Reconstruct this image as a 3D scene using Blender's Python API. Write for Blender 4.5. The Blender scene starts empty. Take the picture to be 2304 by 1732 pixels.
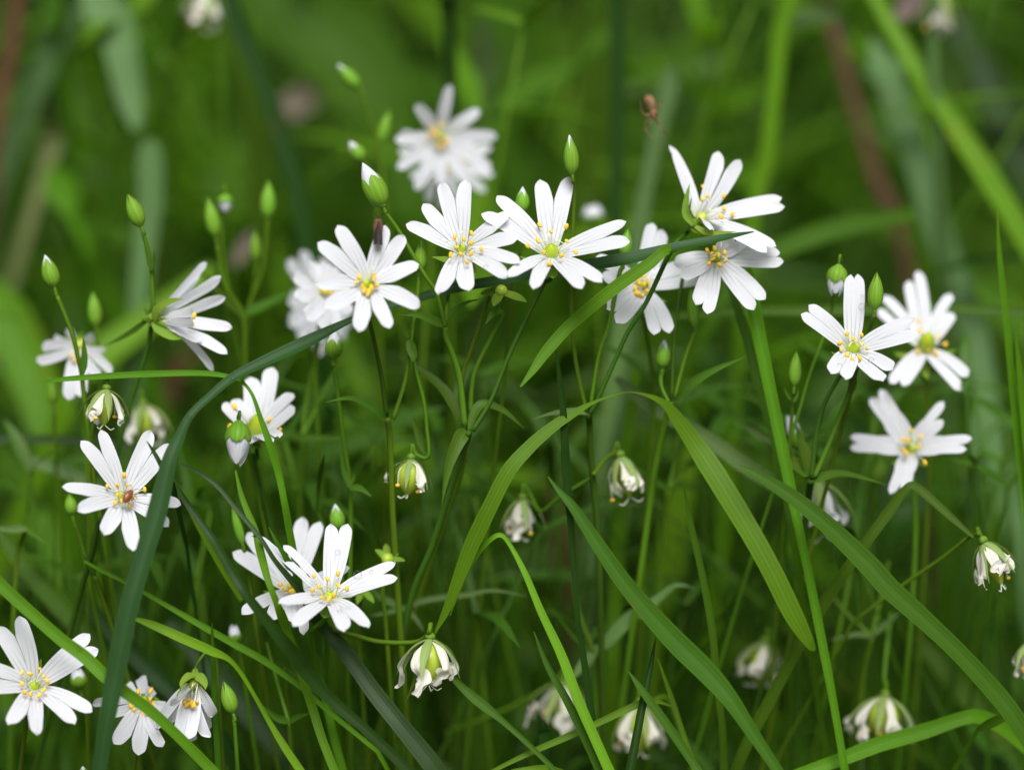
import bpy, math, random
import numpy as np
from mathutils import Vector

# ---------------------------------------------------------------- camera, world, sun, exposure
scene = bpy.context.scene
COL = scene.collection
LENS, D0 = 105.0, 0.505            # macro lens, focus distance in metres
TILT = math.radians(15)            # looking down
cam_d = bpy.data.cameras.new("camera")
cam = bpy.data.objects.new("camera", cam_d)
COL.objects.link(cam)
cam.location = (0.0, 0.0, 0.45)
cam.rotation_euler = (math.pi / 2 - TILT, 0, 0)
cam_d.lens, cam_d.sensor_width = LENS, 36.0
cam_d.clip_start, cam_d.clip_end = 0.01, 200.0
cam_d.dof.use_dof = True
cam_d.dof.focus_distance = D0
cam_d.dof.aperture_fstop = 5.6
scene.camera = cam

SUN_EL, SUN_AZ = math.radians(58), math.radians(175)   # soft light high, from behind the camera
world = bpy.data.worlds.new("World")
scene.world = world
world.use_nodes = True
wn = world.node_tree
sky = wn.nodes.new("ShaderNodeTexSky")
sky.sky_type = 'NISHITA'
sky.sun_disc = False
sky.sun_elevation, sky.sun_rotation = SUN_EL, SUN_AZ
sky.dust_density = 6.0
sky.air_density = 0.45
sky.ozone_density = 0.0
wn.links.new(sky.outputs[0], wn.nodes["Background"].inputs[0])
wn.nodes["Background"].inputs[1].default_value = 0.05
sun_d = bpy.data.lights.new("sun", 'SUN')
sun_d.energy, sun_d.angle, sun_d.color = 2.7, math.radians(38), (0.965, 0.975, 1.0)
sun = bpy.data.objects.new("sun", sun_d)
COL.objects.link(sun)
sd = Vector((math.sin(SUN_AZ) * math.cos(SUN_EL), math.cos(SUN_AZ) * math.cos(SUN_EL), math.sin(SUN_EL)))
sun.rotation_euler = sd.to_track_quat('Z', 'Y').to_euler()
scene.view_settings.view_transform = 'Standard'
scene.view_settings.look = 'None'
scene.view_settings.exposure = 0.68
scene.view_settings.gamma = 1.0
scene.cycles.use_denoising = True
scene.cycles.max_bounces = 10
scene.cycles.transparent_max_bounces = 8

# ---------------------------------------------------------------- helpers
O = np.array(cam.location)
RGT = np.array((1.0, 0, 0))
FWD = np.array((0, math.cos(TILT), -math.sin(TILT)))
UPV = np.array((0, math.sin(TILT), math.cos(TILT)))
K = 36.0 / LENS / 2304.0
PX = K * D0                        # one photo pixel in metres at the focus distance
rng = random.Random(7)


def P(x, y, dz=0.0):
    """a point seen at photo pixel x, y, dz millimetres behind the plane of focus"""
    z = D0 + dz * 1e-3
    return O + FWD * z + RGT * ((x - 1152) * K * z) - UPV * ((y - 866) * K * z)


def ray(x, y):
    d = FWD + RGT * ((x - 1152) * K) - UPV * ((y - 866) * K)
    return d / np.linalg.norm(d)


def unit(v):
    v = np.asarray(v, float)
    n = np.linalg.norm(v)
    return v / n if n > 1e-12 else v


ZR = dict(a=(0, 0), b=(600, 0), c=(1200, 0), d=(1704, 0), e=(0, 400), f=(600, 400), g=(1000, 350), h=(1400, 300), i=(1704, 550),
          j=(0, 800), k=(450, 750), l=(900, 800), m=(1300, 750), n=(1704, 850), o=(0, 1282), p=(450, 1100), q=(500, 1282),
          r=(1000, 1282), s=(1400, 1282), t=(1704, 1282), u=(1100, 1050))


def Z(key, pts):
    x0, y0 = ZR[key]
    return [(x0 + p[0] / 3.687, y0 + p[1] / 3.687) + tuple(p[2:]) for p in pts]


def spline(pts, per=8):
    """Catmull-Rom through rows of any dimension"""
    a = np.asarray(pts, float)
    if len(a) == 2:
        t = np.linspace(0, 1, per + 1)[:, None]
        return a[0] * (1 - t) + a[1] * t
    e = np.vstack([2 * a[0] - a[1], a, 2 * a[-1] - a[-2]])
    out = []
    for i in range(1, len(e) - 2):
        p0, p1, p2, p3 = e[i - 1], e[i], e[i + 1], e[i + 2]
        for s in range(per):
            t = s / per
            out.append(0.5 * ((2 * p1) + (p2 - p0) * t + (2 * p0 - 5 * p1 + 4 * p2 - p3) * t * t + (3 * p1 - p0 - 3 * p2 + p3) * t ** 3))
    out.append(e[-2])
    return np.array(out)


class MB:
    def __init__(self):
        self.v, self.f, self.uv, self.mi = [], [], [], []

    def grid(self, rows, uvs=None, closed=False, mi=0):
        """rows: list of lists of points"""
        b = len(self.v)
        n, m = len(rows), len(rows[0])
        for i in range(n):
            for j in range(m):
                self.v.append(tuple(rows[i][j]))
                self.uv.append(tuple(uvs[i][j]) if uvs is not None else (j / max(1, m - 1), i / max(1, n - 1)))
        for i in range(n - 1):
            for j in range(m if closed else m - 1):
                k = (j + 1) % m
                self.f.append((b + i * m + j, b + i * m + k, b + (i + 1) * m + k, b + (i + 1) * m + j))
                self.mi.append(mi)
        return b

    def tube(self, pts, rad, seg=7, cap=True, mi=0):
        pts = np.asarray(pts, float)
        n = len(pts)
        rad = np.interp(np.linspace(0, 1, n), np.linspace(0, 1, len(rad)), rad) if hasattr(rad, '__len__') else np.full(n, rad)
        t = np.gradient(pts, axis=0)
        ref = unit(np.cross(t[0], (0.31, 0.7, 0.52)))
        rows = []
        for i in range(n):
            tt = unit(t[i])
            ref = unit(ref - tt * np.dot(ref, tt))
            bi = np.cross(tt, ref)
            rows.append([pts[i] + rad[i] * (math.cos(a) * ref + math.sin(a) * bi) for a in np.arange(seg) * 2 * math.pi / seg])
        b = self.grid(rows, closed=True, mi=mi)
        if cap:
            self.f.append(tuple(b + j for j in range(seg))[::-1]); self.mi.append(mi)
            self.f.append(tuple(b + (n - 1) * seg + j for j in range(seg))); self.mi.append(mi)

    def lathe(self, base, tip, prof, seg=12, mi=0, a0=0.0, squash=1.0):
        """prof: (u, r) from base to tip, r in metres"""
        base, tip = np.asarray(base, float), np.asarray(tip, float)
        ax = unit(tip - base)
        L = np.linalg.norm(tip - base)
        r1 = unit(np.cross(ax, (0.2, 0.9, 0.3)))
        r2 = np.cross(ax, r1)
        rows = [[base + ax * L * u + r * (math.cos(a) * r1 + squash * math.sin(a) * r2) for a in a0 + np.arange(seg) * 2 * math.pi / seg] for u, r in prof]
        self.grid(rows, closed=True, mi=mi)

    def ball(self, c, rx, ax=(0, 0, 1), ratio=1.0, seg=10, mi=0):
        ax = unit(ax)
        c = np.asarray(c, float)
        L = rx * ratio
        prof = [((1 - math.cos(t)) / 2, max(1e-6, rx * math.sin(t))) for t in np.linspace(0.02, math.pi - 0.02, 8)]
        self.lathe(c - ax * L, c + ax * L, prof, seg, mi)


def obj(name, mb, mat, root=None, parent=None, weld=0.0, subsurf=0):
    """one mesh object; children keep their points relative to the base of their thing"""
    me = bpy.data.meshes.new(name)
    org = np.array(root.location) if root is not None else np.zeros(3)
    me.from_pydata([tuple(np.asarray(v) - org) for v in mb.v], [], mb.f)
    mats = mat if isinstance(mat, (list, tuple)) else [mat]
    for m in mats:
        me.materials.append(m)
    ul = me.uv_layers.new(name="UVMap")
    uv = np.array(mb.uv, dtype=np.float32)
    idx = np.empty(len(me.loops), dtype=np.int32)
    me.loops.foreach_get("vertex_index", idx)
    ul.data.foreach_set("uv", uv[idx].ravel())
    me.polygons.foreach_set("use_smooth", [True] * len(me.polygons))
    if len(mats) > 1:
        me.polygons.foreach_set("material_index", mb.mi)
    if weld:
        import bmesh
        bm = bmesh.new(); bm.from_mesh(me)
        bmesh.ops.remove_doubles(bm, verts=bm.verts, dist=weld)
        bm.to_mesh(me); bm.free()
    me.update()
    o = bpy.data.objects.new(name, me)
    COL.objects.link(o)
    p = parent if parent is not None else root
    if p is not None:
        o.parent = p
    if subsurf:
        s = o.modifiers.new("smooth", 'SUBSURF'); s.levels = s.render_levels = subsurf
    return o


def tag(o, label, cat, group=None, kind=None):
    if label: o["label"] = label
    if cat: o["category"] = cat
    if group: o["group"] = group
    if kind: o["kind"] = kind
    return o


def thing(name, label, cat, loc, group=None):
    o = bpy.data.objects.new(name, None)
    o.empty_display_size = 0.005
    o.location = tuple(loc)
    COL.objects.link(o)
    return tag(o, label, cat, group)


def loc_mesh(name, mb, mat, loc):
    """a thing that is one mesh, its origin at loc"""
    class R: location = tuple(loc)
    o = obj(name, mb, mat, root=None)
    me = o.data
    d = np.asarray(loc, float)
    co = np.empty(len(me.vertices) * 3, dtype=np.float32)
    me.vertices.foreach_get("co", co)
    me.vertices.foreach_set("co", (co.reshape(-1, 3) - d.astype(np.float32)).ravel())
    me.update()
    o.location = tuple(loc)
    return o


# ---------------------------------------------------------------- materials
def new_mat(name):
    m = bpy.data.materials.new(name)
    m.use_nodes = True
    nt = m.node_tree
    nt.nodes.clear()
    return m, nt, (lambda t: nt.nodes.new(t)), nt.links.new


def math_node(N, L, op, a, b=None, clamp=False):
    n = N("ShaderNodeMath"); n.operation = op; n.use_clamp = clamp
    for i, x in enumerate((a, b)):
        if x is None: continue
        if isinstance(x, (int, float)): n.inputs[i].default_value = x
        else: L(x, n.inputs[i])
    return n.outputs[0]


def map_range(N, L, x, a, b, c=0.0, d=1.0):
    n = N("ShaderNodeMapRange"); n.interpolation_type = 'SMOOTHSTEP'
    L(x, n.inputs[0])
    for i, v in enumerate((a, b, c, d)): n.inputs[i + 1].default_value = v
    return n.outputs[0]


def mix_col(N, L, f, a, b):
    n = N("ShaderNodeMix"); n.data_type = 'RGBA'
    if isinstance(f, (int, float)): n.inputs[0].default_value = f
    else: L(f, n.inputs[0])
    for i, c in ((6, a), (7, b)):
        if isinstance(c, tuple): n.inputs[i].default_value = c + (1,) if len(c) == 3 else c
        else: L(c, n.inputs[i])
    return n.outputs[2]


def leafy(name, col, transl=0.35, rough=0.52, veins=5.0, spec=0.13, tcol=None, rib=0.6, var=0.25, mottled=0.3):
    """a thin green blade: parallel veins, a mid rib, mottling, light shining through"""
    m, nt, N, L = new_mat(name)
    uv = N("ShaderNodeUVMap"); uv.uv_map = "UVMap"
    sep = N("ShaderNodeSeparateXYZ"); L(uv.outputs[0], sep.inputs[0])
    x, y = sep.outputs[0], sep.outputs[1]
    st = math_node(N, L, 'SINE', math_node(N, L, 'MULTIPLY', x, veins * 2 * math.pi))
    st = math_node(N, L, 'MULTIPLY_ADD', st, 0.5)
    nt.nodes[-1].inputs[2].default_value = 0.5
    rb = math_node(N, L, 'ABSOLUTE', math_node(N, L, 'SUBTRACT', x, 0.5))
    rb = map_range(N, L, rb, 0.0, 0.06, 1.0, 0.0)
    geo = N("ShaderNodeTexCoord")
    nz = N("ShaderNodeTexNoise"); nz.inputs["Scale"].default_value = 160.0; nz.inputs["Detail"].default_value = 4
    L(geo.outputs["Object"], nz.inputs["Vector"])
    nf = map_range(N, L, nz.outputs[0], 0.3, 0.7)
    oi = N("ShaderNodeObjectInfo")
    dark = tuple(c * 0.62 for c in col)
    lite = (min(1, col[0] * 1.45), min(1, col[1] * 1.25), col[2] * 1.15)
    c = mix_col(N, L, math_node(N, L, 'MULTIPLY', nf, mottled), col, dark)
    c = mix_col(N, L, math_node(N, L, 'MULTIPLY', st, 0.5), c, lite)
    c = mix_col(N, L, math_node(N, L, 'MULTIPLY', rb, rib), c, lite)
    # yellowed, bruised patches towards the margins
    n2 = N("ShaderNodeTexNoise"); n2.inputs["Scale"].default_value = 55.0; n2.inputs["Detail"].default_value = 6; n2.inputs["Roughness"].default_value = 0.65
    L(geo.outputs["Object"], n2.inputs["Vector"])
    ed = map_range(N, L, math_node(N, L, 'ABSOLUTE', math_node(N, L, 'SUBTRACT', x, 0.5)), 0.1, 0.5, 0.35, 1.0)
    c = mix_col(N, L, math_node(N, L, 'MULTIPLY', map_range(N, L, n2.outputs[0], 0.58, 0.74, 0.0, 0.6), ed), c, (col[1] * 0.95, col[1] * 0.92, col[2] * 1.5))
    hs = N("ShaderNodeHueSaturation")
    L(math_node(N, L, 'MULTIPLY_ADD', oi.outputs["Random"], 0.026), hs.inputs["Hue"]); nt.nodes[-1].inputs[2].default_value = 0.482
    L(math_node(N, L, 'MULTIPLY_ADD', oi.outputs["Random"], var), hs.inputs["Value"]); nt.nodes[-1].inputs[2].default_value = 1.0 - var / 2
    L(c, hs.inputs["Color"])
    b = N("ShaderNodeBump"); b.inputs["Strength"].default_value = 0.12; b.inputs["Distance"].default_value = 0.0001
    L(st, b.inputs["Height"])
    pr = N("ShaderNodeBsdfPrincipled")
    L(hs.outputs[0], pr.inputs["Base Color"]); pr.inputs["Roughness"].default_value = rough
    pr.inputs["Specular IOR Level"].default_value = spec
    L(b.outputs[0], pr.inputs["Normal"])
    tr = N("ShaderNodeBsdfTranslucent")
    mc = N("ShaderNodeMix"); mc.data_type = 'RGBA'; mc.blend_type = 'MULTIPLY'; mc.inputs[0].default_value = 1.0
    L(hs.outputs[0], mc.inputs[6]); mc.inputs[7].default_value = tcol or (1.25, 1.3, 0.4, 1)
    L(mc.outputs[2], tr.inputs[0])
    mx = N("ShaderNodeMixShader"); mx.inputs[0].default_value = transl
    L(pr.outputs[0], mx.inputs[1]); L(tr.outputs[0], mx.inputs[2])
    out = N("ShaderNodeOutputMaterial"); L(mx.outputs[0], out.inputs[0])
    return m


def petal_mat(name, white=(0.835, 0.85, 0.895), vein=(0.43, 0.45, 0.45), transl=0.3, withered=False):
    m, nt, N, L = new_mat(name)
    uv = N("ShaderNodeUVMap"); uv.uv_map = "UVMap"
    sep = N("ShaderNodeSeparateXYZ"); L(uv.outputs[0], sep.inputs[0])
    x, y = sep.outputs[0], sep.outputs[1]
    s = math_node(N, L, 'SINE', math_node(N, L, 'MULTIPLY', x, 4.0 * 2 * math.pi))
    s = map_range(N, L, s, 0.5, 1.0)
    fade = map_range(N, L, y, 0.22, 0.72, 1.0, 0.0)
    vf = math_node(N, L, 'MULTIPLY', math_node(N, L, 'MULTIPLY', s, fade), 0.6)
    c = mix_col(N, L, vf, white, vein)
    c = mix_col(N, L, map_range(N, L, y, 0.02, 0.22, 0.45, 0.0), c, (0.62, 0.70, 0.30))
    geo = N("ShaderNodeTexCoord")
    nz = N("ShaderNodeTexNoise"); nz.inputs["Scale"].default_value = 420.0; nz.inputs["Detail"].default_value = 3
    L(geo.outputs["Object"], nz.inputs["Vector"])
    if withered:
        c = mix_col(N, L, map_range(N, L, nz.outputs[0], 0.55, 0.8, 0.0, 0.6), c, (0.66, 0.52, 0.28))
    else:
        c = mix_col(N, L, map_range(N, L, nz.outputs[0], 0.55, 0.8, 0.0, 0.22), c, (0.72, 0.72, 0.66))
    b = N("ShaderNodeBump"); b.inputs["Strength"].default_value = 0.25; b.inputs["Distance"].default_value = 0.0001
    L(math_node(N, L, 'MULTIPLY', s, -1.0), b.inputs["Height"])
    b2 = N("ShaderNodeBump"); b2.inputs["Strength"].default_value = 0.12; b2.inputs["Distance"].default_value = 0.0004
    L(nz.outputs[0], b2.inputs["Height"]); L(b.outputs[0], b2.inputs["Normal"])
    pr = N("ShaderNodeBsdfPrincipled")
    L(c, pr.inputs["Base Color"]); pr.inputs["Roughness"].default_value = 0.6
    pr.inputs["Specular IOR Level"].default_value = 0.25
    L(b2.outputs[0], pr.inputs["Normal"])
    tr = N("ShaderNodeBsdfTranslucent"); L(c, tr.inputs[0])
    mx = N("ShaderNodeMixShader"); mx.inputs[0].default_value = transl
    L(pr.outputs[0], mx.inputs[1]); L(tr.outputs[0], mx.inputs[2])
    out = N("ShaderNodeOutputMaterial"); L(mx.outputs[0], out.inputs[0])
    return m


def simple(name, col, rough=0.5, spec=0.3, nscale=600.0, ncol=None, nfac=0.5, bump=0.2, sss=0.0):
    m, nt, N, L = new_mat(name)
    geo = N("ShaderNodeTexCoord")
    nz = N("ShaderNodeTexNoise"); nz.inputs["Scale"].default_value = nscale; nz.inputs["Detail"].default_value = 4
    L(geo.outputs["Object"], nz.inputs["Vector"])
    c = mix_col(N, L, map_range(N, L, nz.outputs[0], 0.35, 0.7, 0.0, nfac), col, ncol or tuple(v * 0.55 for v in col))
    b = N("ShaderNodeBump"); b.inputs["Strength"].default_value = bump; b.inputs["Distance"].default_value = 0.0002
    L(nz.outputs[0], b.inputs["Height"])
    pr = N("ShaderNodeBsdfPrincipled")
    L(c, pr.inputs["Base Color"]); pr.inputs["Roughness"].default_value = rough
    pr.inputs["Specular IOR Level"].default_value = spec
    L(b.outputs[0], pr.inputs["Normal"])
    if sss:
        pr.inputs["Subsurface Weight"].default_value = sss
        pr.inputs["Subsurface Radius"].default_value = (0.0008, 0.0008, 0.0003)
    out = N("ShaderNodeOutputMaterial"); L(pr.outputs[0], out.inputs[0])
    return m


M = dict(
    petal=petal_mat("petal_white", transl=0.4),
    wither=petal_mat("petal_withered", white=(0.87, 0.85, 0.76), vein=(0.66, 0.62, 0.5), transl=0.35, withered=True),
    anther=simple("anther_orange", (0.88, 0.58, 0.07), 0.8, 0.1, 2500, (0.76, 0.42, 0.03), 0.6, 0.3),
    filament=simple("filament_white", (0.74, 0.76, 0.62), 0.5, 0.3),
    ovary=simple("ovary_green", (0.46, 0.58, 0.03), 0.3, 0.4, 500, (0.34, 0.50, 0.02), 0.6, 0.1),
    capsule=simple("capsule_green", (0.34, 0.44, 0.04), 0.3, 0.35, 300, (0.26, 0.38, 0.03), 0.6, 0.1),
    sepal=leafy("sepal_green", (0.16, 0.30, 0.035), 0.3, 0.45, 5.0, var=0.15),
    sepalpale=leafy("sepal_pale_green", (0.26, 0.38, 0.13), 0.35, 0.5, 4.0, var=0.15),
    budsep=leafy("bud_green", (0.15, 0.35, 0.03), 0.2, 0.4, 3.0, var=0.2),
    stem=leafy("stem_green", (0.075, 0.175, 0.009), 0.15, 0.45, 3.0, var=0.3, rib=0.0),
    stemdark=leafy("stem_dark_green", (0.035, 0.10, 0.008), 0.1, 0.45, 3.0, var=0.2, rib=0.0),
    leaf=leafy("leaf_green", (0.06, 0.155, 0.013), 0.35, 0.45, 4.0, var=0.2, rib=0.6),
    bright=leafy("blade_bright", (0.080, 0.21, 0.007), 0.38, 0.5, 4.5),
    lime=leafy("blade_lime", (0.125, 0.335, 0.012), 0.38, 0.5, 4.5),
    mid=leafy("blade_mid", (0.043, 0.124, 0.0048), 0.38, 0.5, 5.5),
    dark=leafy("blade_dark", (0.016, 0.052, 0.006), 0.3, 0.40, 8.0),
    blue=leafy("blade_blue_green", (0.024, 0.068, 0.016), 0.25, 0.48, 5.5, spec=0.2, tcol=(1.2, 1.2, 0.7, 1)),
    grey=leafy("blade_grey_green", (0.095, 0.185, 0.05), 0.3, 0.45, 6.0, tcol=(1.0, 1.1, 0.7, 1)),
    greyshade=leafy("blade_grey_green_shaded", (0.06, 0.125, 0.035), 0.3, 0.5, 6.0, tcol=(1.0, 1.1, 0.7, 1)),  # grey-green with the background shade mixed into its colour
    greyblur=leafy("blade_grey_green_far", (0.10, 0.195, 0.065), 0.3, 0.5, 6.0, tcol=(1.0, 1.1, 0.7, 1)),
    limeblur=leafy("blade_lime_far", (0.105, 0.29, 0.010), 0.38, 0.45, 7.0),  # plain lime green of a few blades further back
    brown=leafy("dry_brown", (0.085, 0.048, 0.022), 0.15, 0.6, 4.0, tcol=(1.2, 1.0, 0.8, 1)),
    mauve=leafy("dry_mauve", (0.15, 0.125, 0.10), 0.2, 0.6, 3.0, tcol=(1.1, 1.0, 0.9, 1)),
    pale=leafy("pale_leaf", (0.34, 0.40, 0.17), 0.3, 0.6, 3.0, tcol=(1.1, 1.0, 0.8, 1)),
    chest=simple("beetle_brown", (0.23, 0.075, 0.025), 0.35, 0.5, 900),
    moth=simple("moth_dark", (0.030, 0.022, 0.022), 0.6, 0.25, 1500, (0.06, 0.042, 0.04), 0.6),
    mothhead=simple("moth_head", (0.16, 0.075, 0.035), 0.7, 0.2, 1500),
    spider=simple("spider_tan", (0.22, 0.125, 0.055), 0.6, 0.2, 900, (0.06, 0.028, 0.015), 0.95),
)
m, nt, N_, L_ = new_mat("water")
fr = N_("ShaderNodeFresnel"); fr.inputs[0].default_value = 1.33
gl = N_("ShaderNodeBsdfGlossy"); gl.inputs["Roughness"].default_value = 0.02
tp = N_("ShaderNodeBsdfTransparent"); tp.inputs[0].default_value = (0.97, 0.98, 0.98, 1)
mxw = N_("ShaderNodeMixShader")
hf = math_node(N_, L_, "MULTIPLY", fr.outputs[0], 0.55); L_(hf, mxw.inputs[0]); L_(tp.outputs[0], mxw.inputs[1]); L_(gl.outputs[0], mxw.inputs[2])
L_(mxw.outputs[0], N_("ShaderNodeOutputMaterial").inputs[0])
M['water'] = m


def soil_mat():
    m, nt, N, L = new_mat("soil")
    geo = N("ShaderNodeTexCoord")
    n1 = N("ShaderNodeTexNoise"); n1.inputs["Scale"].default_value = 14; n1.inputs["Detail"].default_value = 8
    n2 = N("ShaderNodeTexNoise"); n2.inputs["Scale"].default_value = 3.5; n2.inputs["Detail"].default_value = 5
    L(geo.outputs["Object"], n1.inputs["Vector"]); L(geo.outputs["Object"], n2.inputs["Vector"])
    c = mix_col(N, L, map_range(N, L, n1.outputs[0], 0.35, 0.7), (0.035, 0.022, 0.013), (0.10, 0.06, 0.032))
    c = mix_col(N, L, map_range(N, L, n2.outputs[0], 0.42, 0.6), c, (0.03, 0.075, 0.014))
    b = N("ShaderNodeBump"); b.inputs["Strength"].default_value = 0.8; b.inputs["Distance"].default_value = 0.02
    L(n1.outputs[0], b.inputs["Height"])
    pr = N("ShaderNodeBsdfPrincipled"); L(c, pr.inputs["Base Color"]); pr.inputs["Roughness"].default_value = 0.95
    L(b.outputs[0], pr.inputs["Normal"])
    L(pr.outputs[0], N("ShaderNodeOutputMaterial").inputs[0])
    return m


# ---------------------------------------------------------------- ground and the mass of grass behind
mb = MB()
nx = 60
xs = np.concatenate([np.linspace(-40, -1.2, 10), np.linspace(-1, 1, 40), np.linspace(1.2, 40, 10)])
ys = np.concatenate([np.linspace(-20, -0.2, 8), np.linspace(0, 3.5, 60), np.linspace(4, 60, 12)])
rows = [[(x, y, 0.012 * math.sin(x * 9 + 1.3 * y) * math.cos(y * 7) - 0.012) for x in xs] for y in ys]
mb.grid(rows)
tag(obj("ground", mb, soil_mat()), "dark earth with patches of moss under the grass", "ground", kind="structure")


def quick_blade(mb, base, h, lean, az, w, mi, bend=0.5, r=rng, face=None):
    """a cheap blade for the mass: 6 segments, slightly folded"""
    d = np.array((math.cos(az), math.sin(az), 0.0))
    fa = r.uniform(0, 2 * math.pi) if face is None else face
    rows = []
    for s in range(7):
        t = s / 6
        off = lean * (t ** (1 + bend)) * h
        c = np.array(base) + d * off + np.array((0, 0, h * (t - 0.35 * bend * t * t * abs(lean))))
        side = np.array((math.cos(fa + 0.5 * t), math.sin(fa + 0.5 * t), 0.0))
        ww = w * (1 - t ** 2.2) + 0.0002
        rows.append([c - side * ww / 2, c + np.array((side[1], -side[0], 0)) * ww * 0.12, c + side * ww / 2])
    mb.grid(rows, mi=mi)


mb = MB()
r2 = random.Random(21)
for _ in range(150):                                   # tufts, each of its own kind, with bare dark soil between
    cy = 0.72 + 1.9 * r2.random() ** 1.4
    cx = r2.uniform(-0.28 - 0.30 * cy, 0.28 + 0.30 * cy)
    kind = r2.choices(range(5), (0.40, 0.30, 0.17, 0.08, 0.05))[0]
    hmax = min(0.36, 0.15 + 0.17 * (cy - 0.6)) * r2.uniform(0.6, 1.1)
    for _k in range(r2.randint(18, 46)):
        x, y = cx + r2.gauss(0, 0.032), max(0.66, cy + r2.gauss(0, 0.04))
        mi = kind if r2.random() < 0.8 else 0
        quick_blade(mb, (x, y, -0.01), r2.uniform(0.4, 1.0) * hmax, r2.uniform(0.05, 0.9), r2.uniform(0, 6.28), r2.uniform(0.003, 0.011), mi, r2.uniform(0.2, 1.0), r2)
for _ in range(420):
    cy = 2.5 + 6 * r2.random() ** 1.6
    cx = r2.uniform(-0.5 - 0.32 * cy, 0.5 + 0.32 * cy)
    kind = r2.choices(range(5), (0.38, 0.30, 0.2, 0.07, 0.05))[0]
    for _k in range(12):
        x, y = cx + r2.gauss(0, 0.07), cy + r2.gauss(0, 0.08)
        quick_blade(mb, (x, y, -0.01), r2.uniform(0.12, 0.4), r2.uniform(0.05, 1.0), r2.uniform(0, 6.28), r2.uniform(0.006, 0.018), kind if r2.random() < 0.8 else 0, r2.uniform(0.2, 1.0), r2)
for _q in range(470):                                   # leafy stalks of the same plant further back
    y = 0.60 + 0.62 * r2.random()
    x = r2.uniform(-0.06 - 0.20 * y, 0.06 + 0.20 * y)
    h = r2.uniform(0.14, 0.42 - 0.06 * (y - 0.6))
    mi = r2.choices((5, 6, 3, 0, 2), (0.28, 0.22, 0.12, 0.14, 0.24))[0]
    if _q >= 380:
        x, y, h, mi = r2.uniform(-0.10, 0.05), r2.uniform(0.66, 0.85), r2.uniform(0.28, 0.42), r2.choice((2, 2, 5, 6))
    lx, ly = r2.uniform(-.3, .3) * h, r2.uniform(-.2, .2) * h
    st = [np.array((x + lx * t * t, y + ly * t * t, h * t - 0.01)) for t in np.linspace(0, 1, 9)]
    mb.tube(st, [0.0009, 0.0005], 5, mi=mi)
    for t in range(2, 9):
        if r2.random() < 0.15: continue
        a = r2.uniform(0, 6.28)
        for sg in (0, math.pi):
            az, el, L, w = a + sg + r2.uniform(-.3, .3), r2.uniform(-0.2, 0.9), r2.uniform(0.018, 0.05), r2.uniform(0.0018, 0.0058)
            d = np.array((math.cos(az) * math.cos(el), math.sin(az) * math.cos(el), math.sin(el)))
            sd = unit(np.cross(d, (0, 0, 1)))
            rows = []
            for u, q in ((0, .4), (.25, 1), (.6, .75), (1, .04)):
                c = st[t] + d * L * u + np.array((0, 0, -0.25 * L * u * u))
                rows.append([c - sd * w * q, c - np.array((0, 0, 0.25 * w * q)), c + sd * w * q])
            mb.grid(rows, mi=mi)
tag(obj("grass", mb, [M['dark'], M['mid'], M['bright'], M['grey'], M['brown'], M['leaf'], M['stem']]), "blurred mass of green grass filling the background", "grass", kind="stuff")

# the bush is added leafage out of view: it keeps the grass at the back in shade
sunshade = thing('added_shade_bush', "leafy bush added out of view to shade the grass behind", 'sunshade', (1.7, 2.7, 0))
mb = MB()
limbs = [[(1.7, 2.7, -0.02), (1.66, 2.6, 0.5), (1.45, 2.4, 0.95), (1.0, 2.1, 1.25), (0.4, 1.7, 1.3), (-0.2, 1.2, 1.2)], [(1.66, 2.6, 0.5), (1.4, 2.0, 0.95), (1.1, 1.4, 1.05), (0.7, 0.9, 1.0)],
         [(1.45, 2.4, 0.95), (0.8, 2.5, 1.4), (0.0, 2.4, 1.5), (-0.9, 2.1, 1.35)], [(1.0, 2.1, 1.25), (0.5, 1.3, 1.15), (0.1, 0.95, 1.0)], [(0.4, 1.7, 1.3), (-0.4, 1.7, 1.35), (-1.0, 1.3, 1.15)]]
for l in limbs:
    mb.tube(spline(l, 6), [0.04 if l is limbs[0] else 0.02, 0.005], 8)
obj('shade_branch', mb, M['brown'], sunshade)
mb = MB()
r3 = random.Random(5)
for _ in range(9000):
    c = np.array((r3.uniform(-1.4, 1.6), 0.76 + 2.5 * r3.random(), 0.66 + 0.85 * r3.random() ** 1.3))
    a, t = r3.uniform(0, 6.28), r3.uniform(-0.5, 0.5)
    d = np.array((math.cos(a), math.sin(a), t)); sd = unit(np.cross(d, (0.2 * r3.random(), 0.2, 1)))
    L = r3.uniform(0.03, 0.065)
    mb.grid([[c + d * L * u - sd * w * L * 0.3, c + d * L * u - np.array((0, 0, 0.05 * L)), c + d * L * u + sd * w * L * 0.3] for u, w in ((0, .08), (.3, .9), (.6, .85), (1, .05))])
obj('shade_foliage', mb, M['mid'], sunshade)
# ---------------------------------------------------------------- builders of plants
def path3(pts, dz0=0.0, dz1=None):
    """photo points (x, y[, dz]) to a smooth line in space; dz runs from dz0 to dz1 where it is not given"""
    dz1 = dz0 if dz1 is None else dz1
    n = len(pts)
    q = []
    for i, p in enumerate(pts):
        q.append((p[0], p[1], p[2] if len(p) > 2 else dz0 + (dz1 - dz0) * i / max(1, n - 1)))
    return spline([P(*p) for p in q], 7)


def to_ground(pl, back=0.03):
    """carry a line on from its last point down to the soil"""
    d = unit(pl[-1] - pl[-4])
    p = pl[-1]
    sx = np.clip(d[0] / max(0.3, abs(d[2])), -0.5, 0.5)
    out = [p]
    for t in (0.15, 0.4, 0.7, 1.0):
        out.append(np.array((p[0] + sx * p[2] * (t - 0.45 * t * t), p[1] + back * t, p[2] * (1 - t) - 0.01 * t)))
    s = spline(out, 4)
    return np.vstack([pl, s[1:]])


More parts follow.
